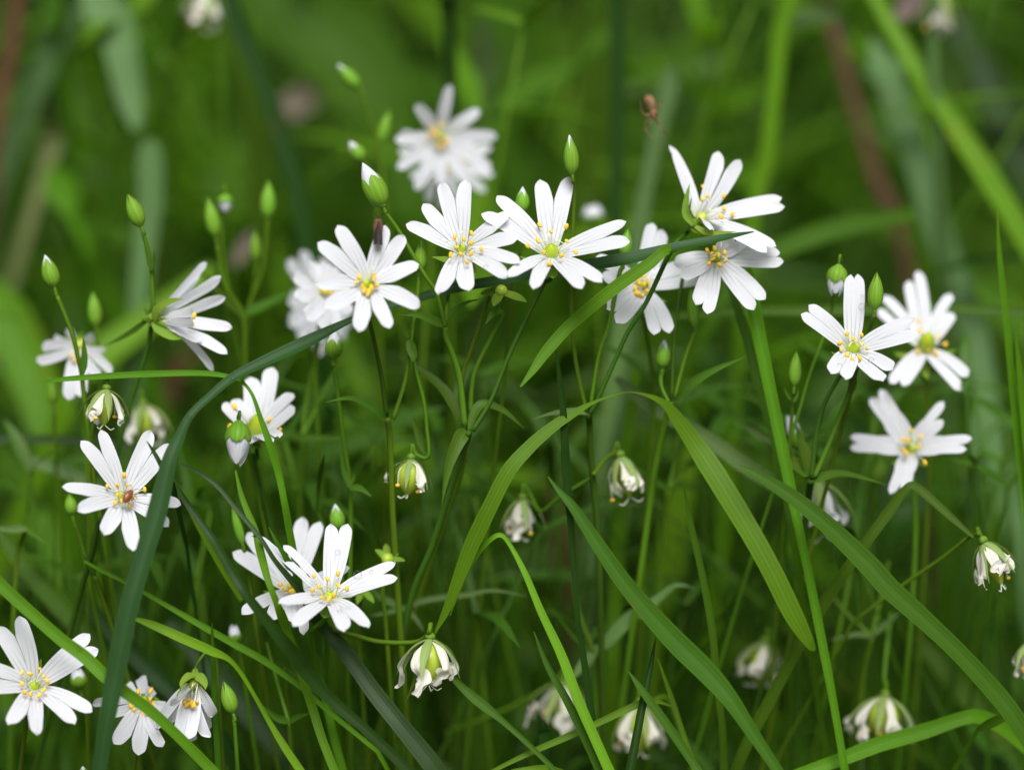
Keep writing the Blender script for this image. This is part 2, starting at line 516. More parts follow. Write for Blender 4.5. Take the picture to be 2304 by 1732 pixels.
def fit_normal(C, c_px, tips, Lwant, hint=None):
    """the flower's facing: the tilt for which its petals come out equally long"""
    V = np.array([ray(t[0], t[1]) for t in tips])
    best = None
    for th in range(0, 56, 5):
        for ph in range(0, 360, 15):
            if th == 0 and ph: continue
            a, b = math.radians(th), math.radians(ph)
            n = -FWD * math.cos(a) + math.sin(a) * (math.cos(b) * RGT + math.sin(b) * UPV)
            den = V @ n
            for h in (0.1, 0.2, 0.3, 0.4, 0.5):
                s = (np.dot(C + n * h * Lwant - O, n)) / den
                T = O + V * s[:, None]
                Ls = np.linalg.norm(T - C, axis=1)
                mL = Ls.mean()
                cost = Ls.std() / mL + 0.25 * abs(h * Lwant / mL - 0.3) + 0.35 * abs(mL / Lwant - 1) - 0.10 * math.sin(a) * math.sin(b)
                if best is None or cost < best[0]:
                    best = (cost, n, h * Lwant, mL, th, ph)
    return best


def petal_mesh(b0, A, B, n, wA, wB, arch, seed, hug=0.55, bw=1.0):
    """one deeply split petal: two lobes sharing an inner edge as far as the notch"""
    r = random.Random(seed)
    mb = MB()
    Mt = (A + B) / 2
    NU, NV = 22, 7
    cs = []
    for T in (A, B):
        L = np.linalg.norm(T - b0)
        ctrl = b0 + 0.5 * ((1 - hug) * (T - b0) + hug * (Mt - b0)) + n * arch * L
        u = np.linspace(0, 1, NU)[:, None]
        cs.append((1 - u) ** 2 * b0 + 2 * u * (1 - u) * ctrl + u * u * T)
    mid = (cs[0] + cs[1]) / 2
    for k, (c, w) in enumerate(zip(cs, (wA, wB))):
        tan = np.gradient(c, axis=0)
        rows, uvs = [], []
        o_ = cs[1 - k]
        wob, wob2, phs = r.uniform(-0.07, 0.07), r.uniform(-0.3, 0.3), r.uniform(0, 6)
        for i in range(NU):
            u = i / (NU - 1)
            t = unit(tan[i])
            side = unit(np.cross(n, t))
            d = c[i] - mid[i]
            sgn = 1.0 if np.dot(c[-1] - mid[-1], side) > 0 else -1.0
            side = side * sgn                       # outwards from the petal's middle line
            prof = 0.60 + 0.40 * math.sin(min(1, u / 0.42) * math.pi / 2)
            prof *= 1 + (bw - 1) * max(0.0, 1 - u / 0.55) ** 0.7
            if u > 0.50:
                prof = 1 - 0.32 * ((u - 0.50) / 0.50) ** 1.6
            if u > 0.86:
                prof *= math.sqrt(max(0.0, 1 - ((u - 0.86) / 0.14) ** 2.2))
            prof = max(prof, 0.10 if u < 0.99 else 0.04)
            hw = w * prof
            inn = min(hw, max(0.0, np.dot(d, side)))
            row, uvr = [], []
            for j in range(NV):
                v = -1 + 2 * j / (NV - 1)
                off = v * hw if v > 0 else v * inn
                z = 0.10 * hw * (v * v) + w * wob * math.sin(3.1 * v + 5 * u + phs) * u + w * wob2 * u * u * v * 0.5
                if inn < hw - 1e-9 and v < 0: z *= 1 - abs(v)
                row.append(c[i] + side * off + n * z)
                uvr.append((0.5 + 0.5 * v * (hw if v > 0 else inn) / max(hw, 1e-9), u))
            rows.append(row); uvs.append(uvr)
        mb.grid(rows, uvs)
    return mb


def lance(mb, pts, wmax, nrm, prof=None, fold=0.25, twist=0.0, mi=0, cols=5):
    """a leaf or sepal along pts, facing nrm"""
    n = len(pts)
    tan = np.gradient(pts, axis=0)
    rows = []
    for i in range(n):
        u = i / (n - 1)
        t = unit(tan[i])
        s = unit(np.cross(nrm, t))
        nn = np.cross(t, s)
        a = twist * u
        s, nn = s * math.cos(a) + nn * math.sin(a), nn * math.cos(a) - s * math.sin(a)
        w = wmax * (prof(u) if prof else (max(0.0, 1 - (max(0, u - 0.3) / 0.7) ** 1.8) * min(1, 0.55 + u * 1.6)))
        w = max(w, wmax * 0.02)
        rows.append([pts[i] + s * w * v + nn * abs(v) * w * fold for v in np.linspace(-1, 1, cols)])
    mb.grid(rows)


def add_stem(root, pl, r0, r1, mat, name='stem', parent=None):
    mb = MB(); mb.tube(pl, [r0, r1], 7)
    return obj(name, mb, mat, root, parent)


def add_leaf(root, pts, wpx, dz0, dz1=None, mat=None, name='leaf', parent=None, tw=0.4, seed=1):
    r = random.Random(seed)
    pl = path3(pts, dz0, dz1)
    mb = MB()
    face = -FWD + 0.5 * UPV + r.uniform(-0.5, 0.5) * RGT
    lance(mb, pl, wpx * PX / 2 * 1.1, face, prof=lambda u: max(0.03, (1 - u ** 2.2)) * min(1, 0.5 + 2.2 * u), fold=0.3, twist=r.uniform(-tw, tw))
    return obj(name, mb, mat or M['leaf'], root, parent)


def extras(root, spec, dz, seed):
    """the stalks and leaves that belong to a flower, bud or seed head"""
    for k, (pts, w, kw) in enumerate(spec.get('stems', ())):
        pl = path3(pts, kw.get('dz0', dz), kw.get('dz1', kw.get('dz0', dz)))
        if kw.get('ground'): pl = to_ground(pl, kw.get('back', 0.03))
        add_stem(root, pl, w * PX / 2, w * kw.get('grow', 1.15) * PX / 2, M[kw.get('mat', 'stem')])
    for k, (pts, w, kw) in enumerate(spec.get('leaves', ())):
        add_leaf(root, pts, w, kw.get('dz0', dz), kw.get('dz1'), M[kw.get('mat', 'leaf')], seed=seed * 7 + k)


mb = MB()                                              # the tangle of fine stalks just behind the flowers
r4 = random.Random(77)
for _ in range(190):
    dz = r4.triangular(20, 95, 45)
    y1 = r4.triangular(830, 1500, 1000)
    x1, x0 = r4.uniform(-100, 2400), 0
    tip = P(x1, y1, dz)
    lean = r4.gauss(0, 0.075)
    foot = np.array((tip[0] + lean, tip[1] + r4.uniform(-0.02, 0.05), -0.01))
    st = spline([foot, foot * 0.55 + tip * 0.45 + np.array((lean * r4.uniform(-.4, .4), 0, 0)), tip], 5)
    mi = r4.choices((0, 1, 2, 3), (0.34, 0.32, 0.2, 0.14))[0]
    if r4.random() < 0.5:
        lance(mb, st, r4.uniform(0.0006, 0.0016), -FWD + r4.uniform(-.8, .8) * RGT, prof=lambda u: max(0.05, 1 - u ** 3), fold=0.35, mi=mi, cols=3)
    else:
        mb.tube(st, [0.00055, 0.00038], 5, mi=mi)
        for t in np.linspace(0.25, 1, 8):
            p = st[int(t * (len(st) - 1))]
            if p[2] < 0.12 or r4.random() < 0.25: continue
            a = r4.uniform(0, 6.28)
            for sg in (0, math.pi):
                az, el, Lf, w = a + sg, r4.uniform(0.1, 1.0), r4.uniform(0.010, 0.026), r4.uniform(0.0006, 0.0014)
                d = np.array((math.cos(az) * math.cos(el), math.sin(az) * math.cos(el), math.sin(el)))
                lance(mb, spline([p, p + d * Lf * .5, p + d * Lf - np.array((0, 0, .15 * Lf))], 3), w, unit(-FWD + UPV), fold=0.3, mi=mi, cols=3)
tag(obj('undergrowth', mb, [M['stemdark'], M['mid'], M['stem'], M['leaf']]), 'fine tangle of thin stalks and narrow leaves behind the flowers', 'undergrowth', kind='stuff')



def flower(label, c, dz, pairs, seed, anthers=None, lobe=21.0, Lpx=165.0, n=None, arch=0.10, ha=0.30, sepals=True, sep_e=0.0, group='white flowers in the grass',
           ovary=0.85, stamens=10, face=0.0, hug=0.22, bw=1.0, **spec):
    r = random.Random(seed)
    C = P(c[0], c[1], dz)
    sc = 1 + dz * 1e-3 / D0
    Lw = Lpx * PX * sc
    tips = [t for p in pairs for t in p]
    h = None
    if n is None:
        plain = [t for t in tips if len(t) < 3]
        best = fit_normal(C, c, plain, Lw)
        n, h = best[1], best[2]
    else:
        a = unit(np.asarray(n, float))
        n = a[0] * RGT + a[1] * UPV - a[2] * FWD
        h = 0.3 * Lw
    n = unit(n)

    def tip3(t):
        if len(t) > 2: return P(t[0], t[1], dz + t[2])
        v = ray(t[0], t[1])
        T = O + v * (np.dot(C + n * h - O, n) / np.dot(v, n))
        d = T - C
        L = np.linalg.norm(d)
        if L > 1.45 * Lw:
            T = C + d / L * 1.45 * Lw
        return T
    root = thing('stitchwort_flower', label, 'flower', C - n * 0.0022 * sc, group)
    outs = []
    for k, (a, b) in enumerate(pairs):
        A, B = tip3(a), tip3(b)
        m_ = unit((A + B) / 2 - C)
        b0 = C + m_ * 0.0007 + n * 0.0001 * k
        w = 0.97 * lobe * PX * sc * r.uniform(0.92, 1.08)
        nn = unit(n - m_ * np.dot(n, m_) * 0.9) if abs(np.dot(n, m_)) < 0.98 else unit(np.cross(m_, RGT))
        if face: nn = unit(nn * (1 - face) - FWD * face)
        mb = petal_mesh(b0, A, B, nn, w * r.uniform(.95, 1.05), w * r.uniform(.95, 1.05), arch * r.uniform(0.4, 1.5), seed * 31 + k, hug, bw)
        obj('petal', mb, M['petal'], root, weld=2e-5, subsurf=1)
        outs.append(m_)
    # stamens
    items = []
    if anthers:
        for q in anthers:
            v = ray(q[0], q[1])
            den = np.dot(v, n)
            if len(q) > 2: T = P(q[0], q[1], dz + q[2])
            elif abs(den) > 0.3: T = O + v * (np.dot(C + n * (ha * Lw) - O, n) / den)
            else: T = P(q[0], q[1], dz - 2)
            items.append(T)
    else:
        e1 = unit(np.cross(n, UPV + 0.01)); e2 = np.cross(n, e1)
        for k in range(stamens):
            a = k * 0.628 + r.uniform(-0.2, 0.2)
            rr = Lw * r.uniform(0.14, 0.34)
            items.append(C + n * Lw * r.uniform(0.22, 0.34) + rr * (math.cos(a) * e1 + math.sin(a) * e2))
    for T in items:
        st = MB()
        s0 = C + unit((T - C) - n * np.dot(T - C, n)) * 0.0009 * sc + n * 0.0003
        st.tube(spline([s0, s0 * 0.45 + T * 0.55 + n * 0.0006, T], 5), [0.00011 * sc, 0.00007 * sc], 5)
        so = obj('stamen', st, M['filament'], root)
        an = MB()
        an.ball(T, 0.00036 * sc * r.uniform(0.85, 1.1), unit(np.array([r.uniform(-1, 1) for _ in range(3)]) + UPV * 1.2), r.uniform(1.3, 1.75), 8)
        obj('anther', an, M['anther'], root, so)
    if ovary:
        ov = MB()
        ov.lathe(C - n * 0.0006, C + n * 0.0022 * ovary * sc, [(0, .0004), (.15, .0009), (.45, .00115), (.75, .0009), (.95, .0004), (1, .0001)], 12)
        ov.v = [tuple(np.asarray(C) + (np.asarray(v) - C) * ovary) for v in ov.v]
        oo = obj('ovary', ov, M['ovary'], root)
        sy = MB()
        for k in range(3):
            a = k * 2.1 + r.random()
            e1 = unit(np.cross(n, UPV + 0.01)); e2 = np.cross(n, e1)
            o_ = math.cos(a) * e1 + math.sin(a) * e2
            t0 = C + n * 0.002 * ovary * sc
            sy.tube(spline([t0, t0 + n * 0.0011 + o_ * 0.0004, t0 + n * 0.0019 + o_ * 0.0013, t0 + n * 0.0016 + o_ * 0.0021], 4), 0.00009 * sc, 5)
        obj('style', sy, M['filament'], root, oo)
    if sepals:
        for k in range(5):
            m1, m2 = outs[k], outs[(k + 1) % 5]
            d = m1 + m2
            if np.linalg.norm(d) < 0.35: continue
            d = unit(unit(d) - n * (0.10 + sep_e))
            s0 = C - n * 0.0012 * sc
            Ls = Lw * r.uniform(0.44, 0.52)
            pts = spline([s0 - n * 0.0006, s0 + d * Ls * 0.45 - n * 0.0009, s0 + d * Ls], 6)
            mb = MB()
            lance(mb, pts, Lw * 0.095, n, fold=-0.25)
            obj('sepal', mb, M['sepal'], root)
    rc = MB()
    rc.lathe(C - n * 0.0026 * sc, C - n * 0.0002 * sc, [(0, .0005 * sc), (.4, .0008 * sc), (.8, .0012 * sc), (1, .0006 * sc)], 10)
    obj('receptacle', rc, M['sepal'], root)
    if spec.get('stem'):
        kw = spec.get('stemkw', {})
        pl = path3(spec['stem'], kw.get('dz0', dz + 2), kw.get('dz1', dz + 6))
        pl = np.vstack([spline([C - n * 0.0022 * sc, C - n * 0.0055 * sc * kw.get('neck', 1.0), pl[0]], 5)[:-1], pl])
        if kw.get('ground', True): pl = to_ground(pl, kw.get('back', 0.03))
        add_stem(root, pl, kw.get('w', 10) * PX / 2 * sc, kw.get('w1', 13) * PX / 2 * sc, M[kw.get('mat', 'stem')])
    extras(root, spec, dz, seed)
    return root


def bud(label, base, tip, wpx, dz, seed, white=0.0, stem=None, stemkw=None, nod=False, group='flower buds on thin stalks', tipdz=0.0, **spec):
    """closed or half open bud: five sepals round the petals, on a thin stalk"""
    r = random.Random(seed)
    B, T = P(base[0], base[1], dz), P(tip[0], tip[1], dz + tipdz)
    ax = unit(T - B); L = np.linalg.norm(T - B)
    R_ = wpx * S_(dz) / 2
    root = thing('stitchwort_bud', label, 'flower bud', B, group)
    prof = lambda u: max(0.03, math.sqrt(max(0, 1 - ((0.37 - u) / 0.385) ** 2)) if u < 0.37 else math.cos(math.pi / 2 * min(1, (u - 0.37) / 0.64)) ** 0.95)
    e1 = unit(np.cross(ax, FWD)); e2 = np.cross(ax, e1)
    if white > 0:
        mb = MB()
        mb.lathe(B + ax * L * 0.08, T, [(u, R_ * 0.90 * (prof(u) if white < 0.5 else max(0.03, (1 - max(0, (u - 0.5) / 0.5) ** 2.6)) ** 0.5 * min(1, 0.3 + 1.6 * u))) for u in np.linspace(0, 1, 14)], 14)
        mb.uv = [(a, 0.3 + 0.7 * b) for a, b in mb.uv]
        obj('petal', mb, M['petal'], root)
    if white > 0.5:
        root.children[0].name = 'petal'
        old = root.children[0]; bpy.data.objects.remove(old)
        for k in range(5):
            a0, Lk = k * 2 * math.pi / 5 + 0.3, r.uniform(0.84, 1.0)
            rows = []
            for u in np.linspace(0.06, 1, 14):
                rad = R_ * (0.86 if k % 2 else 0.95) * min(1, 0.28 + 1.5 * u) * (1 - 0.55 * max(0, (u - 0.45) / 0.55) ** 1.7)
                half = 0.80 * min(1, 0.5 + u) * math.sqrt(max(0.004, 1 - max(0, (u - 0.62) / 0.38) ** 2.2))
                rows.append([B + ax * L * Lk * u + rad * (math.cos(a0 + half * v) * e1 + math.sin(a0 + half * v) * e2) for v in np.linspace(-1, 1, 7)])
            mb = MB(); mb.grid(rows)
            obj('petal', mb, M['petal'], root, subsurf=1)
    f = 1.0 if white <= 0 else 1.0 - 0.72 * white
    a00 = r.uniform(0, 1.2)
    for k in range(5):
        a0 = a00 + k * 2 * math.pi / 5
        rows = []
        for u in np.linspace(0, 1, 13):
            uu = u * f
            rad = R_ * prof(uu) * (1.0 + 0.05 * (k % 2)) + 0.00004
            half = 0.74 * (1 - u ** 3.2) ** 0.6 + 0.02
            row = []
            for v in np.linspace(-1, 1, 5):
                a = a0 + half * v
                row.append(B + ax * L * uu + rad * (1 + 0.05 * (1 - v * v)) * (math.cos(a) * e1 + math.sin(a) * e2))
            rows.append(row)
        mb = MB(); mb.grid(rows)
        obj('sepal', mb, M['budsep'], root)
    rc = MB(); rc.ball(B + ax * 0.0002, R_ * 0.42, ax, 0.7, 8)
    obj('receptacle', rc, M['budsep'], root)
    if stem:
        kw = stemkw or {}
        pl = path3(stem, kw.get('dz0', dz), kw.get('dz1', dz + 4))
        if not nod: pl = np.vstack([spline([B, B - ax * 0.0015, pl[0]], 3)[:-1], pl])
        else: pl = np.vstack([spline([B, B - ax * 0.0018, pl[0]], 4)[:-1], pl])
        if kw.get('ground', True): pl = to_ground(pl, kw.get('back', 0.03))
        s = 1 + dz * 1e-3 / D0
        add_stem(root, pl, kw.get('w', 8) * PX / 2 * s, kw.get('w1', 10) * PX / 2 * s, M[kw.get('mat', 'stem')])
    extras(root, spec, dz, seed)
    return root


def S_(dz): return K * (D0 + dz * 1e-3)


def faded(label, base, end, size, dz, seed, stem=None, stemkw=None, cap=1.0, spread=0.8, shrivel=1.0, petals=5, group='withered flowers hanging on bent stalks', axdz=0.0, mat='wither', **spec):
    """a flower gone over: drooping sepals, shrivelled petals, a swelling green capsule"""
    r = random.Random(seed)
    s = S_(dz)
    B, T = P(base[0], base[1], dz), P(end[0], end[1], dz + axdz)
    ax = unit(T - B); L = size * s
    root = thing('withered_flower', label, 'withered flower', B, group)
    e1 = unit(np.cross(ax, FWD)); e2 = np.cross(ax, e1)
    rc = MB(); rc.ball(B, 0.055 * L + 0.0004, ax, 0.8, 8); obj('receptacle', rc, M['sepal'], root)
    if cap:
        mb = MB()
        c0 = B + ax * 0.12 * L
        mb.lathe(c0, c0 + ax * L * 0.72, [(u, L * 0.235 * cap * max(0.02, math.sin(math.pi * (0.04 + 0.93 * u) ** 0.85)) ** 0.62) for u in np.linspace(0, 1, 14)], 14)
        co = obj('capsule', mb, M['capsule'], root)
        st = MB()
        for k in range(3):
            a = r.uniform(0, 6.28)
            o_ = math.cos(a) * e1 + math.sin(a) * e2
            t0 = c0 + ax * L * 0.7
            st.tube(spline([t0, t0 + ax * .05 * L + o_ * .06 * L, t0 + ax * .12 * L + o_ * .16 * L, t0 + ax * .08 * L + o_ * .24 * L], 4), 0.00009, 5)
        obj('style', st, M['filament'], root, co)
    a0 = r.uniform(0, 1.2)
    for k in range(5):
        a = a0 + k * 2 * math.pi / 5 + r.uniform(-.2, .2)
        o_ = math.cos(a) * e1 + math.sin(a) * e2
        sp = spread * r.uniform(0.8, 1.25)
        pts = spline([B, B + ax * .16 * L + o_ * .26 * sp * L, B + ax * .40 * L + o_ * .42 * sp * L, B + ax * .72 * L + o_ * .52 * sp * L], 5)
        mb = MB(); lance(mb, pts, 0.085 * L, unit(o_ - ax * 0.4), fold=-0.3, twist=r.uniform(-.3, .3))
        obj('sepal', mb, M['sepalpale'], root)
    for k in range(petals):
        a = a0 + 0.63 + k * 2 * math.pi / petals + r.uniform(-.3, .3)
        o_ = math.cos(a) * e1 + math.sin(a) * e2
        tg = np.cross(ax, o_)
        rad = 0.28 * cap + 0.06
        q = [B + ax * .05 * L, B + ax * .20 * L + o_ * rad * .8 * L, B + ax * .50 * L + o_ * (rad + .10 * spread) * L]
        for j in range(3):
            q.append(q[-1] + (ax * r.uniform(.0, .20) + o_ * r.uniform(-.10, .10) + tg * r.uniform(-.10, .10)) * L * shrivel)
        pts = spline(q, 6)
        mb = MB()
        n_ = len(pts)
        tan = np.gradient(pts, axis=0)
        rows = []
        ph = r.uniform(0, 6)
        for i in range(n_):
            u = i / (n_ - 1)
            t = unit(tan[i]); sd_ = unit(np.cross(o_, t)); nn = np.cross(t, sd_)
            w = L * 0.125 * min(1, .3 + 1.5 * u) * (1 - 0.45 * max(0, u - .6) / .4 * shrivel)
            row = []
            for v in np.linspace(-1, 1, 7):
                row.append(pts[i] + sd_ * w * v * (1 + .25 * math.sin(17 * u + ph) + (.22 * math.sin(31 * u + 5 * v) if u > .6 else 0)) + nn * w * (0.35 * math.sin(9 * u + 3.3 * v + ph) * u + 0.45 * v * v * u * shrivel * math.sin(ph + 4 * u)))
            rows.append(row)
        mb.grid(rows)
        obj('petal', mb, M[mat], root, subsurf=1)
    for k in range(2):
        a = r.uniform(0, 6.28)
        o_ = math.cos(a) * e1 + math.sin(a) * e2
        t1 = B + ax * L * r.uniform(.55, .85) + o_ * L * r.uniform(.22, .36)
        st = MB(); st.tube(spline([B + ax * .08 * L, B + ax * .3 * L + o_ * .27 * L, t1], 5), 0.00008, 5)
        so = obj('stamen', st, M['filament'], root)
        an = MB(); an.ball(t1, 0.00032, o_, 1.4, 7); obj('anther', an, M['anther'], root, so)
    if stem:
        kw = stemkw or {}
        pl = path3(stem, kw.get('dz0', dz), kw.get('dz1', dz + 4))
        pl = np.vstack([spline([B, B - ax * 0.0022, pl[0]], 4)[:-1], pl])
        if kw.get('ground'): pl = to_ground(pl, kw.get('back', 0.03))
        add_stem(root, pl, kw.get('w', 8) * s / 2, kw.get('w1', 9) * s / 2, M[kw.get('mat', 'stem')])
    extras(root, spec, dz, seed)
    return root


SHADED = dict(lime='bright', bright='mid', mid='dark', grey='greyshade')  # background shade put into the colour: upper blurred blades swap to darker materials


def blade(label, mat, dz0, dz1, pts, ext=1, twist=0.0, fold=0.28, name='grass_leaf', group='grass blades among the flowers', cat='grass blade', root=None, face=None, face2=None):
    """a folded strap leaf through (x, y, width[, dz]) photo points"""
    n = len(pts)
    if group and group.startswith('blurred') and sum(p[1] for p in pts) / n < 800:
        mat = SHADED.get(mat, mat)
    q = []
    for i, p in enumerate(pts):
        dz = p[3] if len(p) > 3 else dz0 + (dz1 - dz0) * i / (n - 1)
        q.append(np.append(P(p[0], p[1], dz), 0.93 * p[2] * S_(dz)))
    q = spline(q, 8)
    if ext:
        if ext < 0: q = q[::-1]
        pl = to_ground(q[:, :3])
        w = np.full(len(pl), q[-1, 3]); w[:len(q)] = q[:, 3]
        w[len(q):] *= np.linspace(1, 0.6, len(pl) - len(q))
        q = np.column_stack([pl, w])
        if ext < 0: q = q[::-1]
    pl, w = q[:, :3], np.maximum(q[:, 3], 0.00012)
    tan = np.gradient(pl, axis=0)
    rows, uvs = [], []
    fc = -FWD + 0.35 * UPV if face is None else face
    s_prev = None
    ln = np.concatenate([[0], np.cumsum(np.linalg.norm(np.diff(pl, axis=0), axis=1))])
    hsh = (sum(ord(c_) for c_ in label) % 100) / 100.0
    for i in range(len(pl)):
        t = unit(tan[i])
        fq = fc if face2 is None else fc * (1 - i / len(pl)) + face2 * (i / len(pl))
        s = np.cross(fq, t)
        s = unit(s) if np.linalg.norm(s) > 0.15 else s_prev
        if s_prev is not None and np.dot(s, s_prev) < 0: s = -s
        s_prev = s
        nn = np.cross(t, s)
        if np.dot(nn, fq) < 0: nn = -nn
        a = twist * (0.4 + 0.6 * math.sin(ln[i] * 38 + hsh * 6))
        s2, n2 = s * math.cos(a) + nn * math.sin(a), nn * math.cos(a) - s * math.sin(a)
        hw = w[i] / 2 / max(0.5, abs(np.dot(n2, unit(O - pl[i]))))
        und = 1 + 0.05 * math.sin(ln[i] * 210 + hsh * 9)
        rows.append([pl[i] + s2 * hw * v * und + n2 * hw * fold * (abs(v) - 0.35) for v in (-1, -0.55, 0, 0.55, 1)])
        uvs.append([(x, ln[i] * 40) for x in (0, .22, .5, .78, 1)])
    mb = MB(); mb.grid(rows, uvs)
    if root is not None:
        return obj('leaf', mb, M[mat], root)
    lo = pl[-1] if ext >= 0 else pl[0]
    o = loc_mesh(name, mb, M[mat], lo)
    return tag(o, label, cat, group)
# ---------------------------------------------------------------- open flowers
G = dict(ground=True)
def zz(k, *prs): return [tuple(Z(k, pr)) for pr in prs]
def zc(k, x, y): return Z(k, [(x, y)])[0]

flower("blurred white flower standing highest, all its petal lobes spread like a wheel", zc('b', 1430, 1130), 48,
       zz('b', [(1240, 860), (1515, 700)], [(1765, 910), (1910, 1130)], [(1865, 1395), (1660, 1520)], [(1440, 1540), (1235, 1580)], [(1085, 1400), (1065, 1160)]), 1,
       anthers=Z('b', [(1380, 1060), (1450, 1040), (1340, 1130), (1400, 1180), (1480, 1190), (1440, 1220), (1420, 1120), (1500, 1160), (1390, 1100)]), lobe=15.5, Lpx=118, hug=0.0,
       stem=[(985, 380), (975, 520), (960, 700), (950, 850)])
flower("blurred white flower mostly hidden below and behind the highest flower", (1000, 372), 62,
       [((905, 296), (898, 340)), ((925, 400), (960, 455)), ((990, 470), (1030, 455)), ((1092, 432), (1110, 395)), ((1105, 330), (1080, 300))], 2, lobe=13, hug=0.0, Lpx=110,
       stem=[(1000, 480), (1010, 620), (1015, 800)])
flower("white flower with a dark moth resting on one of its petals", zc('f', 840, 890), -9,
       zz('f', [(985, 395), (1145, 480)], [(1262, 715), (1272, 1070)], [(1020, 1250), (755, 1275)], [(495, 1085), (400, 870)], [(420, 540), (590, 395)]), 3,
       anthers=Z('f', [(770, 825), (885, 810), (890, 840), (910, 895), (870, 910), (800, 905), (810, 935), (840, 965), (850, 940), (750, 865)]), lobe=20.5, Lpx=128, ha=0.22, hug=0.05,
       stem=Z('f', [(850, 1180), (900, 1400), (950, 1640)]) + [(870, 935)], stemkw=dict(dz0=-4, dz1=4, ground=False, w=10, w1=11, mat='stemdark'),
       stems=[([(871, 940), (878, 994), (884, 1157), (893, 1300), (905, 1480)], 14, dict(dz0=4, dz1=14, ground=True))],
       leaves=[([(868, 946), (840, 918), (790, 897), (732, 905)], 21, dict(dz0=4, dz1=-2)), ([(872, 944), (890, 935), (900, 925)], 8, dict(dz0=4, dz1=8))])
flower("white flower touching its wide-open neighbour, petals fanned above the long arching blade", zc('f', 1620, 610), 0,
       zz('f', [(1155, 385), (1300, 215)], [(1445, 40), (1655, 15)], [(2010, 290), (2085, 500)], [(2105, 700), (1995, 825)], [(1670, 935), (1430, 965)]), 4,
       anthers=Z('f', [(1560, 490), (1635, 510), (1700, 460), (1700, 540), (1780, 590), (1575, 580), (1525, 640), (1610, 635), (1695, 630), (1660, 700)]), lobe=20.5, Lpx=160,
       stem=[(1010, 650), (1006, 690), (1003, 728)], stemkw=dict(dz0=8, dz1=4, ground=False, w=9, w1=9))
flower("wide-open white flower with a clear round green ovary, near the middle", zc('g', 885, 840), 0,
       zz('g', [(305, 485), (435, 335)], [(795, 200), (1035, 178)], [(1512, 548), (1538, 712)], [(1310, 1045), (1140, 1105)], [(740, 1108), (528, 1008)]), 5,
       anthers=Z('g', [(790, 575), (885, 630), (1010, 590), (775, 705), (690, 750), (1015, 710), (1090, 800), (825, 805), (970, 830), (870, 900)]), lobe=20.5, Lpx=165, ovary=1.2,
       stem=Z('g', [(830, 1050), (700, 1310), (540, 1650)]) + [(1105, 900), (1063, 970)], stemkw=dict(dz0=4, dz1=2, ground=False, w=10, w1=11, mat='stemdark'),
       stems=[([(1056, 972), (1044, 1010), (1014, 1098), (970, 1234), (930, 1330), (905, 1440)], 15, dict(dz0=3, dz1=16, ground=True, mat='stemdark'))])
flower("soft white flower crossed by two grass blades and a dark stalk", zc('g', 1640, 1090), 15,
       zz('g', [(1725, 560), (1815, 615)], [(1990, 900), (2110, 1030)], [(1870, 1470), (1745, 1485)], [(1430, 1390), (1345, 1265)], [(1305, 1010), (1260, 840)]), 6,
       anthers=Z('g', [(1600, 1030), (1650, 1000), (1690, 1050), (1585, 1100), (1590, 1140), (1640, 1160), (1680, 1130), (1660, 1080), (1620, 1060), (1610, 1150)]), lobe=22, Lpx=140, ha=0.2, hug=0.25,
       stem=[(1450, 720), (1470, 860), (1465, 1000)], stemkw=dict(dz0=20, dz1=26))
flower("white flower seen from the side, topmost on the cluster, long petals thrown back", zc('h', 640, 720), 10,
       [tuple(Z('h', [(392, 100, 6), (432, 130, 3)])), tuple(Z('h', [(800, 152, 5), (985, 222, 4)])), tuple(Z('h', [(1325, 535, 2), (1348, 610, -1)])),
        tuple(Z('h', [(1278, 940, -5), (1198, 990, -7)])), tuple(Z('h', [(835, 745, -8), (735, 800, -9)]))], 7, n=(0.62, 0.62, 0.48), face=0.45, lobe=20, Lpx=165, arch=0.14,
       anthers=Z('h', [(675, 445, 2), (710, 520, 0), (665, 550, -2), (845, 520, 0), (845, 625, -1), (915, 670, -2), (820, 690, -4)]),
       stem=Z('h', [(450, 900), (370, 1040), (200, 1400), (50, 1640)]) + [(1388, 800), (1345, 898), (1328, 930)], stemkw=dict(dz0=3, dz1=6, ground=False, w=12, w1=10, mat='stemdark', neck=0.7),
       leaves=[(Z('h', [(590, 760), (530, 660), (540, 520), (562, 415)]), 18, dict(dz0=8, dz1=8, mat='sepal')), (Z('h', [(605, 775), (720, 830), (840, 830), (950, 815)]), 16, dict(dz0=4, dz1=1, mat='sepal'))],
       stems=[([(1327, 935), (1327, 960), (1334, 1071), (1345, 1193), (1350, 1330)], 15, dict(dz0=7, dz1=18, ground=True, mat='stemdark'))])
flower("white flower hanging under the topmost one, orange anthers in shade", zc('h', 770, 1030), 9,
       zz('h', [(425, 1075), (485, 1195)], [(605, 1420), (705, 1498)], [(1090, 1468), (1188, 1380)], [(1338, 1065), (1308, 990)], [(1045, 870), (900, 850)]), 8, n=(0.2, 0.15, 0.95),
       anthers=Z('h', [(705, 970), (765, 955), (850, 990), (750, 1045), (720, 1080), (805, 1090), (855, 1055), (800, 1010), (740, 1000)]), lobe=21, Lpx=145,
       stem=[(1536, 625), (1526, 690), (1517, 760), (1511, 899)], stemkw=dict(dz0=13, dz1=12, ground=False, w=9, w1=9, mat='stemdark'),
       leaves=[([(1522, 903), (1550, 868), (1598, 837), (1682, 800)], 24, dict(dz0=12, dz1=8))],
       stems=[([(1508, 905), (1498, 945), (1476, 1048), (1463, 1130), (1440, 1300)], 15, dict(dz0=12, dz1=22, ground=True))])
